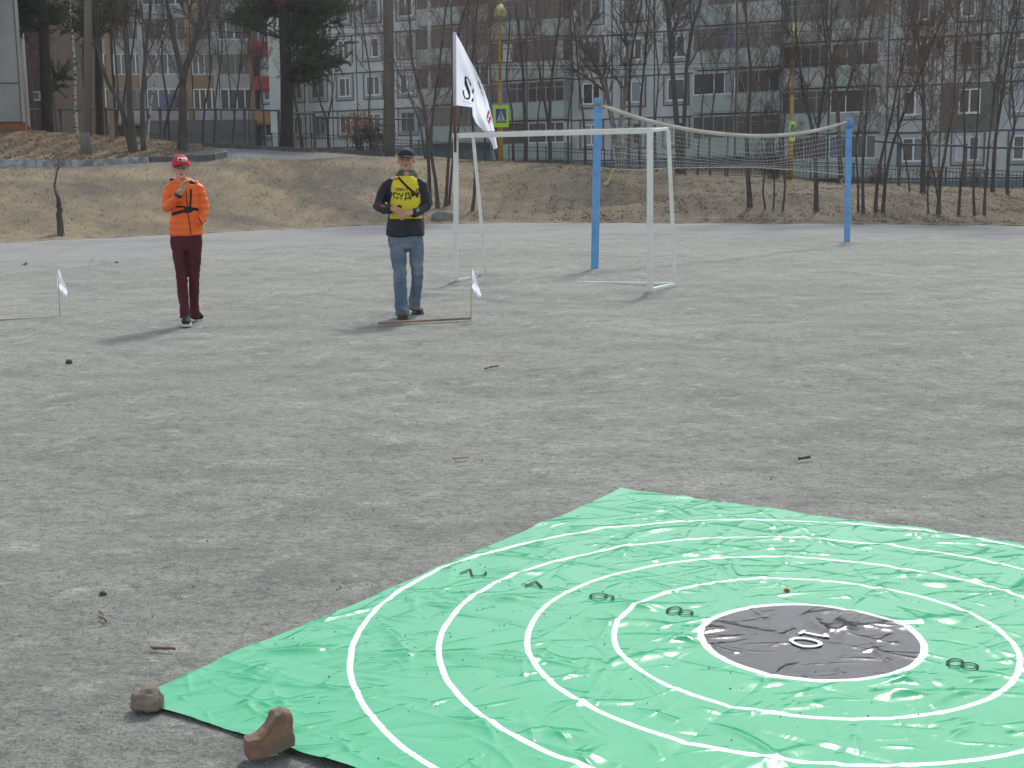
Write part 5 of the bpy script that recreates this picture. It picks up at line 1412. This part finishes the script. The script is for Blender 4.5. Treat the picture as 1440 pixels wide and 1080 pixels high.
def head_loft(bm, c, k=1.0, yaw=0., wide=1.0):
    Rz = Matrix.Rotation(yaw, 3, 'Z')
    def P(x, y, z): return c+Rz @ Vector((x*k*wide, y*k, z*k))
    def E(x, y, z, r): ellipsoid(bm, P(x, y, z), (r[0]*k*wide, r[1]*k, r[2]*k), Rz)
    E(0, .018, .035, (.074, .092, .084)); E(0, -.008, -.030, (.064, .070, .072)); E(0, -.040, -.078, (.038, .040, .036)); E(0, -.062, -.096, (.021, .018, .018))
    E(0, -.066, .018, (.050, .014, .012)); E(.036, -.056, -.028, (.022, .018, .020)); E(-.036, -.056, -.028, (.022, .018, .020))
    closed_loft(bm, [(P(0,-.068,.006), .008*k, .009*k), (P(0,-.082,-.016), .010*k, .010*k), (P(0,-.089,-.036), .015*k, .011*k)], 10)
    E(0, -.074, -.060, (.022, .010, .012))
    for s in (-1, 1): E(s*.076, .012, -.012, (.009, .018, .031)); E(s*.080, .018, -.004, (.008, .014, .020))
    closed_loft(bm, [(P(0,.012,-.05), .052*k, .055*k), (P(0,.022,-.12), .054*k, .056*k), (P(0,.03,-.18), .062*k, .062*k)], 14)
    return P, Rz
def face_parts(P, Rz, parent, origin, k, brow, wide=1.0):
    for s in (-1, 1):
        bm = bmesh.new(); ellipsoid(bm, P(s*.031, -.0655, .000)-origin, (.0125*k, .010*k, .0068*k), Rz, 2); part_bm(bm, 'eye', M['eye_white'], parent)
        bm = bmesh.new(); ellipsoid(bm, P(s*.031, -.0745, .000)-origin, (.0058*k, .0030*k, .0058*k), Rz, 2); part_bm(bm, 'iris', M['iris'], parent)
        bm = bmesh.new(); ellipsoid(bm, P(s*.032, -.077, .0185)-origin, (.019*k, .005*k, .0042*k), Rz, 2); part_bm(bm, 'eyebrow', brow, parent)
    bm = bmesh.new(); ellipsoid(bm, P(0, -.0835, -.0575)-origin, (.022*k, .0045*k, .0038*k), Rz, 2); ellipsoid(bm, P(0, -.0825, -.0645)-origin, (.017*k, .005*k, .0045*k), Rz, 2); part_bm(bm, 'lips', M['lips'], parent)
def part_bm(bm, name, m, parent, smooth=True):
    bmesh.ops.recalc_face_normals(bm, faces=bm.faces)
    me = bpy.data.meshes.new(name); bm.to_mesh(me); bm.free(); me.materials.append(m)
    me.polygons.foreach_set('use_smooth', [smooth]*len(me.polygons))
    o = bpy.data.objects.new(name, me); COL.objects.link(o); o.parent = parent; return o
def cap_parts(P, Rz, parent, origin, m, brim_m, h=.098, bz=.030, k=1.0, flat=1.0):
    """dome and curved peak"""
    c0 = P(0, .012, bz)
    def D(x, y, z): return c0+Rz @ Vector((x*k, y*k, z*k))-origin
    bm = bmesh.new(); N, Mh = 28, 10; rings = []
    for j in range(Mh):
        a = (j/(Mh-1))*PI/2*.985; r = math.cos(a)**.72; z = math.sin(a)*h
        rings.append([bm.verts.new(D(math.cos(2*PI*i/N)*.0865*r, math.sin(2*PI*i/N)*.105*r, z)) for i in range(N)])
    for a, b in zip(rings[:-1], rings[1:]):
        for i in range(N): bm.faces.new((a[i], a[(i+1) % N], b[(i+1) % N], b[i]))
    bm.faces.new(rings[-1]); bm.faces.new(rings[0][::-1])
    ellipsoid(bm, D(0, 0, h), (.008, .008, .005), None, 2)
    cap = part_bm(bm, 'cap', m, parent)
    bm = bmesh.new(); top = []; 
    for u in np.linspace(-1, 1, 15):
        row = []
        for v in np.linspace(0, 1, 6):
            a = u*1.02; x = math.sin(a)*(.082+.006*v); y0 = -math.cos(a)*.100
            y = y0-v*.068*math.cos(u*PI/2)**.55 if abs(u) < 1 else y0
            z = .004-.016*v-.020*(u*u)*flat+.004*math.cos(a)
            row.append(bm.verts.new(D(x, y, z)))
        top.append(row)
    for a, b in zip(top[:-1], top[1:]):
        for i in range(5): bm.faces.new((a[i], b[i], b[i+1], a[i+1]))
    br = part_bm(bm, 'peak', brim_m, cap); so = br.modifiers.new('t', 'SOLIDIFY'); so.thickness = .004
    return cap, D
def shoe(heel, toe, w, h, m, sole, parent, origin):
    d = toe-heel; d.z = 0; L = d.length; d.normalize(); s = Vector((-d.y, d.x, 0))
    bm = bmesh.new(); z0 = .022
    prof = [(0,.6,.75),(.12,.92,1.0),(.3,.95,1.05),(.5,.95,.85),(.7,1.05,.62),(.88,.95,.5),(1.0,.5,.36)]
    closed_loft(bm, [(heel+d*L*t+Vector((0,0,z0+h*hh*.5)), w/2*ww, h*hh*.5) for t, ww, hh in prof], 14, s)
    for v in bm.verts: v.co -= origin; v.co.z = max(v.co.z, z0-.004-origin.z)
    sh = part_bm(bm, 'shoe', m, parent)
    bm = bmesh.new(); pts = []
    for t, ww, _ in prof: pts.append((t, w/2*ww*1.06))
    rim = [heel+d*L*(t*1.04-.02)+s*x for t, x in pts]+[heel+d*L*(t*1.04-.02)-s*x for t, x in pts[::-1]]
    a = [bm.verts.new(Vector((p.x, p.y, .001))-origin) for p in rim]; b = [bm.verts.new(Vector((p.x, p.y, .026))-origin) for p in rim]
    n = len(rim)
    for i in range(n): bm.faces.new((a[i], a[(i+1) % n], b[(i+1) % n], b[i]))
    bm.faces.new(a[::-1]); bm.faces.new(b); part_bm(bm, 'sole', sole, sh, False)
def bvh(o):
    me = o.data; return BVHTree.FromPolygons([v.co.copy() for v in me.vertices], [tuple(p.vertices) for p in me.polygons])
EYEV = Vector((0, 0, EYE))
def onto(tree, px, py, origin, off=.004):
    d = ray(px, py).normalized(); hit = tree.ray_cast(EYEV-origin+d*10, d)
    if hit[0] is None: return None
    return hit[0]-d*off
def band(tree, line, w, m, parent, origin, name, off=.003, th=.004):
    """cloth band laid on a garment along picture points"""
    P = []
    for (a, b), (c, d) in zip(line[:-1], line[1:]):
        n = max(2, int(math.hypot(c-a, d-b)/.8))
        for i in range(n): P.append((a+(c-a)*i/n, b+(d-b)*i/n))
    P.append(line[-1]); bm = bmesh.new(); rows = []
    for i, p in enumerate(P):
        q = P[min(i+1, len(P)-1)]; q0 = P[max(i-1, 0)]; t = Vector((q[0]-q0[0], q[1]-q0[1])).normalized(); nrm = Vector((-t.y, t.x))*(w/2/.0076)
        row = [onto(tree, p[0]+nrm.x*s, p[1]+nrm.y*s, origin, off) for s in (-1, -.33, .33, 1)]
        if all(r is not None for r in row): rows.append([bm.verts.new(r) for r in row])
    for a, b in zip(rows[:-1], rows[1:]):
        for i in range(3): bm.faces.new((a[i], a[i+1], b[i+1], b[i]))
    o = part_bm(bm, name, m, parent); so = o.modifiers.new('t', 'SOLIDIFY'); so.thickness = th; so.offset = 0
    return o
def text_mesh(body, size):
    cu = bpy.data.curves.new('txt', 'FONT'); cu.body = body; cu.size = size; cu.align_x = 'CENTER'; cu.resolution_u = 4; cu.offset = size*.028
    o = bpy.data.objects.new('txt', cu); COL.objects.link(o); dg = bpy.context.evaluated_depsgraph_get(); dg.update()
    me = bpy.data.meshes.new_from_object(o.evaluated_get(dg)); bpy.data.objects.remove(o); bpy.data.curves.remove(cu); return me
def text_on(tree, body, size_px, cx, cy, ang, m, parent, origin, bend=0., name='lettering'):
    me = text_mesh(body, size_px); bm = bmesh.new(); bm.from_mesh(me); bpy.data.meshes.remove(me)
    bmesh.ops.triangulate(bm, faces=bm.faces)
    bmesh.ops.subdivide_edges(bm, edges=[e for e in bm.edges if e.calc_length() > size_px*.3], cuts=1)
    c, s = math.cos(ang), math.sin(ang); dead = []
    for v in bm.verts:
        x, y = v.co.x, v.co.y+bend*v.co.x**2
        h = onto(tree, cx+x*c-y*s*-1*-1, cy-(x*s+y*c), origin, .0045)
        if h is None: dead.append(v)
        else: v.co = h
    bmesh.ops.delete(bm, geom=dead, context='VERTS')
    return part_bm(bm, name, m, parent, False)

def folds(f, a): return lambda p: noise.noise(Vector((p.x*f, p.y*f, p.z*f*1.0)))*a+noise.noise(Vector((p.x*f*2.2+4, p.y*f*2.2, p.z*f*2.4)))*a*.5
# ---------- the man
def man():
    O = ground(569, 446); YB = 14.18
    J = lambda px, py, dy=0.: at(px, py, YB+dy)
    u = YB/FPX
    bm = bmesh.new()
    hc = J(571, 224.5, -.02); P, Rz = head_loft(bm, hc, 1.05, 0, 1.06)
    closed_loft(bm, [(J(570,y), hw*u, d) for y, hw, d in ((334,19,.10),(318,20,.10),(300,19,.095),(280,20,.10),(262,22,.10),(254,19,.085),(249,10,.06))], 18, flat=True)
    closed_loft(bm, [(J(545,257), .05,.05),(J(532,291,-.03), .042,.042),(J(552,294,-.23), .030,.030)], 12)
    closed_loft(bm, [(J(594,257), .05,.05),(J(597.5,290,-.03), .042,.042),(J(577,299.5,-.25), .030,.030)], 12)
    hand_loft(bm, J(551.5,292.5,-.225), (J(563,297,-.30)-J(551.5,292.5,-.225)), Vector((.1,.5,-.8)), (.75,.9,.8), 1.0, 1)
    hand_loft(bm, J(579,299,-.25), (J(566,301,-.32)-J(579,299,-.25)), Vector((.0,.55,-.75)), (.7,.85,.8), 1.05, -1)
    k1, a1 = J(562,380,-.05), J(566,441,-.13); k2, a2 = J(586.5,379,.02), J(583,434,.20)
    closed_loft(bm, [(J(559,330), .075,.08),(k1,.055,.055),(a1,.038,.042)], 12); closed_loft(bm, [(J(582,330), .075,.08),(k2,.055,.055),(a2,.038,.042)], 12)
    for a, t in ((a1, ground(566, 449)), (a2, ground(588, 441))):
        closed_loft(bm, [(a, .036,.036),(Vector((a.x, a.y-.01, .05)), .035,.035),(Vector((a.x*.4+t.x*.6, t.y+.05, .045)), .035,.022)], 10)
    body = fuse(bm, 'person', M['skin'], None, O, .006, 3)
    tag(body, 'standing man in dark jacket, yellow lettered bib, jeans and black cap, hands clasped in front', 'person')
    face_parts(P, Rz, body, O, 1.05, M['hair_dark'], 1.06)
    cap_parts(P, Rz, body, O, M['black_cloth'], M['black_cloth'], .078, .036, 1.08)
    bm = bmesh.new(); ellipsoid(bm, P(0, .035, .0)-O, (.079, .078, .062), Rz); part_bm(bm, 'hair', M['hair_dark'], body)
    # jeans
    bm = bmesh.new()
    closed_loft(bm, [(J(570.5,y), hw*u, d) for y, hw, d in ((348,23.5,.105),(338,25,.125),(322,24,.12))], 18, flat=True)
    def leg(pts): closed_loft(bm, [(p, a, b) for p, a, b in pts], 16)
    leg([(J(559,338), .093,.105), (J(560,356,-.02), .089,.098), (k1, .075,.080), (J(563,398,-.06), .069,.075), (J(564,420,-.09), .068,.072), (J(565.5,440,-.13), .074,.080), (J(565.5,443,-.13), .072,.080)])
    leg([(J(584,338), .088,.10), (J(586,356,.01), .081,.092), (k2, .069,.075), (J(586,398,.06), .065,.07), (J(584,418,.13), .062,.068), (J(582.5,431,.19), .066,.07), (J(582.5,434,.19), .062,.068)])
    def jf(p):
        zz = p.z; return folds(7, .009)(p)+.004*math.sin(zz*60+p.x*25)*(math.exp(-((zz-.5)/.12)**2)+math.exp(-((zz-.10)/.09)**2)*1.3)
    fuse(bm, 'jeans', M['denim'], body, O, .008, 3, jf)
    for hx, tx in (((a1.x, a1.y+.06), ground(566.5,449.5)), ((a2.x-.02, a2.y+.05), ground(594,442.5))):
        shoe(Vector((hx[0], hx[1], 0)), tx, .105, .095, M['brown_shoe'], M['stone_dark'], body, O)
    # jacket
    bm = bmesh.new()
    closed_loft(bm, [(J(570,y), hw*u, d) for y, hw, d in ((331,26.5,.145),(320,26.5,.145),(300,25,.135),(280,25,.135),(266,24,.13),(258,22.5,.118),(252,18,.10),(247.5,13,.085),(244.5,9.5,.075))], 24, flat=True)
    closed_loft(bm, [(J(553,254), .045,.06),(J(545.5,260), .064,.072),(J(538.5,273), .066,.07),(J(532,290,-.04), .062,.064),(J(541,294,-.14), .052,.054),(J(550,294,-.22), .044,.044)], 16)
    closed_loft(bm, [(J(587,254), .045,.06),(J(593.5,260), .064,.072),(J(597,273), .066,.07),(J(598,290,-.04), .062,.064),(J(589,297.5,-.15), .052,.054),(J(581,300,-.235), .045,.045)], 16)
    jk = fuse(bm, 'jacket', M['navy_jacket'], body, O, .009, 3, folds(8, .011))
    # bib: front and back panel round the chest
    bm = bmesh.new(); rings = []
    for y, hw, d in ((307,24.2,.148),(298,24,.148),(285,23.7,.148),(272,22.6,.150),(264,22,.150),(257,20,.142),(251,16.5,.124),(247.5,14,.104)):
        c = J(570.5, y); ring = []
        for k in range(40):
            a = 2*PI*k/40; w = math.copysign(abs(math.cos(a))**.8, math.cos(a)); q = c+Vector((w*hw*u, math.sin(a)*d, 0))
            q += Vector((0, -1, 0))*(noise.noise(q*9)*.016+.006*math.sin(q.z*38+q.x*22)*math.exp(-((q.x-J(571,280).x)/.12)**2)); ring.append(bm.verts.new(q-O))
        rings.append(ring)
    for a, b in zip(rings[:-1], rings[1:]):
        for k in range(40): bm.faces.new((a[k], a[(k+1) % 40], b[(k+1) % 40], b[k]))
    vest = part_bm(bm, 'bib', M['vest_yellow'], body)
    bm = bmesh.new()       # hood collar round the neck
    closed_loft(bm, [(J(572,257,-.055), .04,.07),(J(571,252,.0), .125,.112),(J(571.5,245.5,.01), .118,.105),(J(571.5,240,.03), .095,.088)], 20, flat=True)
    col = fuse(bm, 'collar', M['collar_green'], body, O, .008, 2, folds(14, .010))
    # bare throat and shirt in the collar opening
    tv, tc = bvh(vest), bvh(col)
    bm = bmesh.new(); ellipsoid(bm, onto(tc, 571.5, 246.5, O, -.018), (.034, .028, .045)); part_bm(bm, 'throat', M['skin'], body)
    bm = bmesh.new(); ellipsoid(bm, onto(tc, 572.5, 250.5, O, -.006), (.016, .014, .022)); part_bm(bm, 'shirt', M['white_rubber'], body)
    band(tv, [(560,249),(566,256),(573,263),(581,270),(588,277)], .024, M['black_cloth'], body, O, 'shoulder_strap', .006)
    band(tv, [(552.5,254),(556,251.5),(561,251)], .022, mat('orange_tape', (.6,.14,.05), (.5,.12,.05), .7, 20), body, O, 'orange_tape', .006)
    text_on(tv, 'СУДЬЯ', 11.5, 573, 279.5, R(9), M['ink'], vest, O, .012)
    text_on(tv, 'ТРИ', 5.2, 561, 268.5, R(1), M['ink'], vest, O)
    text_on(tv, 'АЛ', 5.2, 570, 268.5, R(1), M['ink_red'], vest, O)
    tj = bvh(jk)
    band(tj, [(534.5,289),(541.5,290.5)], .020, M['ink_red'], body, O, 'sleeve_patch')
    band(tj, [(586.5,298),(586.5,294.5),(588.5,293.5),(589.5,297)], .006, M['white_rubber'], body, O, 'sleeve_mark')
    band(tj, [(570.5,311),(570.5,330)], .008, M['black_cloth'], body, O, 'zip')
    c = onto(tj, 545, 252, O, 0)
    d0 = J(562.5,290.5,-.315)-O; m = MB(); m.tube([d0+Vector((-.025,0,.012)), d0+Vector((.02,-.005,-.004))], [.014,.013], 10); g = m.build('whistle', M['device'], None, True); g.location = O; tag(g, 'small black device held in the clasped hands of the man', 'device')
# ---------- the boy
def boy():
    O = ground(268, 457); YB = 13.72
    J = lambda px, py, dy=0.: at(px, py, YB+dy)
    u = YB/FPX; YAW = R(14)
    bm = bmesh.new()
    hc = J(254.5, 237, -.02); P, Rz = head_loft(bm, hc, .97, YAW, 1.0)
    closed_loft(bm, [(J(261,y), hw*u, d) for y, hw, d in ((334,16,.085),(318,17,.085),(300,16,.08),(280,18,.085),(266,18,.085),(260,15,.07),(255,8,.055))], 18, flat=True)
    closed_loft(bm, [(J(239,263), .042,.042),(J(234.5,292,-.06), .036,.036),(J(251,274,-.24), .026,.026)], 12)
    closed_loft(bm, [(J(281,264), .042,.042),(J(288,297,.0), .036,.036),(J(279,313,-.06), .022,.022)], 12)
    w = J(251.5,273,-.24); hand_loft(bm, w, J(260,256,-.27)-w, Vector((.75,-.2,-.35)), (.12,.6,.6), 1.3, -1)
    hand_loft(bm, J(277,312,-.06), Vector((-.5,.35,-.6)), Vector((0,1,0)), (.3,.3,.3), .6, 1)
    k1, a1 = J(255.5,389,-.03), J(260,443,-.08); k2, a2 = J(273,389,.03), J(272,437,.19)
    closed_loft(bm, [(J(252,334), .07,.075),(k1,.045,.048),(a1,.032,.036)], 12); closed_loft(bm, [(J(271,334), .07,.075),(k2,.045,.048),(a2,.032,.036)], 12)
    for a, t in ((a1, ground(262, 459)), (a2, ground(280, 450))):
        closed_loft(bm, [(a, .03,.03),(Vector((a.x, a.y+.005, .06)), .024,.024),(Vector((a.x*.6+t.x*.4, a.y*.6+t.y*.4, .045)), .02,.016)], 10)
    body = fuse(bm, 'person', M['skin_pale'], None, O, .006, 3)
    tag(body, 'boy in orange quilted jacket, maroon trousers and red cap, raising one hand before his face', 'person')
    face_parts(P, Rz, body, O, .97, M['hair_brown'])
    bm = bmesh.new(); ellipsoid(bm, P(0, .035, .002)-O, (.077, .076, .060), Rz); part_bm(bm, 'hair', M['hair_brown'], body)
    cap, D = cap_parts(P, Rz, body, O, M['red_cap'], M['black_cloth'], .108, .026, 1.06, .4)
    tcap = bvh(cap)
    b = band(tcap, [(249.8,224),(262.5,224.8)], .040, M['white_rubber'], cap, O, 'badge', .004)
    band(tcap, [(251.3,224.4),(254.2,224.6)], .024, M['black_cloth'], cap, O, 'badge_mark', .008)
    band(tcap, [(254.8,224.4),(256.6,224.6)], .024, mat('badge_yellow', (.5,.4,.1), (.45,.35,.1), .7, 20), cap, O, 'badge_mark', .008)
    band(tcap, [(257.6,224.6),(261.2,225)], .015, mat('badge_pink', (.55,.25,.3), (.5,.2,.25), .7, 20), cap, O, 'badge_mark', .008)
    # trousers
    bm = bmesh.new()
    closed_loft(bm, [(J(262,y), hw*u, d) for y, hw, d in ((350,21.5,.095),(340,22.5,.11),(324,21,.105))], 18, flat=True)
    closed_loft(bm, [(p, a, b) for p, a, b in ((J(251.5,342), .082,.09), (J(253,362,-.01), .074,.082), (k1, .060,.064), (J(257,410,-.04), .055,.060), (J(259,430,-.07), .050,.054), (J(260,446,-.08), .053,.056))], 16)
    closed_loft(bm, [(p, a, b) for p, a, b in ((J(273,342), .078,.088), (J(273.5,362,.0), .070,.078), (k2, .056,.060), (J(273,410,.08), .052,.056), (J(272.8,428,.15), .049,.052), (J(273.5,446,.175), .055,.060))], 16)
    fuse(bm, 'trousers', M['maroon'], body, O, .008, 3, lambda p: folds(8, .007)(p)+.003*math.sin(p.z*75+p.x*30)*(math.exp(-((p.z-.12)/.12)**2)+math.exp(-((p.z-.5)/.1)**2)))
    for hx, tx in (((a1.x, a1.y+.06), ground(262,459.5)), ((a2.x+.005, a2.y+.02), ground(285,451.5))):
        shoe(Vector((hx[0], hx[1], 0)), tx, .098, .10, M['black_cloth'], M['white_rubber'], body, O)
    # jacket
    bm = bmesh.new()
    closed_loft(bm, [(J(261.5,y), hw*u, d) for y, hw, d in ((330,22.8,.125),(325,22.8,.125),(310,22,.122),(297,20.5,.115),(282,21,.12),(268,20.5,.116),(261,17.5,.10),(256,12,.08),(252.5,8.5,.068))], 24, flat=True)
    closed_loft(bm, [(J(247,258), .045,.055),(J(240,264.5), .058,.064),(J(236.5,278,-.02), .062,.064),(J(235.5,292,-.07), .058,.060),(J(242.5,285,-.16), .050,.052),(J(248.5,277.5,-.22), .043,.043)], 16)
    closed_loft(bm, [(J(273,258), .045,.055),(J(280,265.5), .054,.062),(J(285,281), .056,.06),(J(287.5,297,.0), .052,.056),(J(283.5,307,-.06), .048,.05),(J(279,314,-.11), .045,.045)], 16)
    closed_loft(bm, [(J(256,261,.02), .125,.095),(J(255.5,256,.035), .115,.09),(J(255,251.5,.05), .088,.07)], 20, flat=True)     # hood
    jk = fuse(bm, 'jacket', M['orange_jacket'], body, O, .008, 3, lambda p: folds(9, .007)(p)+.0075*abs(math.sin(p.z*45))-.004)
    tj = bvh(jk)
    band(tj, [(262,268),(262.5,280),(264,300),(267,316),(268.5,329.5)], .009, M['black_cloth'], body, O, 'zip')
    band(tj, [(268.5,266),(268.5,278),(267,292)], .020, M['black_cloth'], body, O, 'chest_strap', .005)
    band(tj, [(241.5,301.5),(250,299),(258,296.5),(266,294.5),(273,293.5),(279,295)], .030, M['black_cloth'], body, O, 'chest_strap', .007)
    band(tj, [(248,291),(256,290.5),(263,292.5)], .020, M['black_cloth'], body, O, 'chest_strap', .006)
    band(tj, [(260,295.5),(270,294)], .060, M['black_cloth'], body, O, 'buckle', .011, .012)
    band(tj, [(279.5,306),(284.5,316)], .010, M['black_cloth'], body, O, 'pocket_edge', .004)
    c = onto(tj, 241.5, 252, O, .012)
    if c is None: c = J(242, 253)-O
    bm = bmesh.new(); ellipsoid(bm, c, (.026, .02, .018)); part_bm(bm, 'hood_toggle', M['black_cloth'], body)
    w0 = J(251,273.5,-.235)-O; dr = (J(261,258.5,-.27)-J(251.5,273,-.24)).normalized(); m = MB(); m.tube([w0-dr*.018, w0+dr*.014], [.041,.037], 16)
    m.build('wristwatch', mat('watch', (.02,.02,.045), (.03,.03,.06), .4, 20), body, True)
    d0 = J(270,256.5,-.33); bm = bmesh.new(); ellipsoid(bm, Vector((0,0,0)), (.034, .020, .020), Matrix.Rotation(R(12), 3, 'Y')); bmesh.ops.create_cone(bm, cap_ends=True, segments=14, radius1=.014, radius2=.012, depth=.02, matrix=Matrix.Translation((.012,-.022,0)) @ Matrix.Rotation(PI/2, 4, 'X'))
    g = part_bm(bm, 'camera', M['device'], None); g.location = d0; tag(g, 'small dark camera held in the raised hand of the boy', 'camera')
man(); boy()

# ================================================================== THIN HAZE OVER THE YARD
def haze():
    m = bpy.data.materials.new('haze'); m.use_nodes = True; nt = m.node_tree
    nt.nodes.remove(nt.nodes['Principled BSDF']); v = nt.nodes.new('ShaderNodeVolumePrincipled')
    v.inputs['Color'].default_value = (.90, .93, .97, 1); v.inputs['Density'].default_value = .00045; v.inputs['Anisotropy'].default_value = .3
    nt.links.new(v.outputs[0], nt.nodes['Material Output'].inputs['Volume'])
    b = MB(); b.box(-1600, 1600, -20, 1600, -3.5, 26); tag(b.build('haze', m), kind='stuff')
haze()
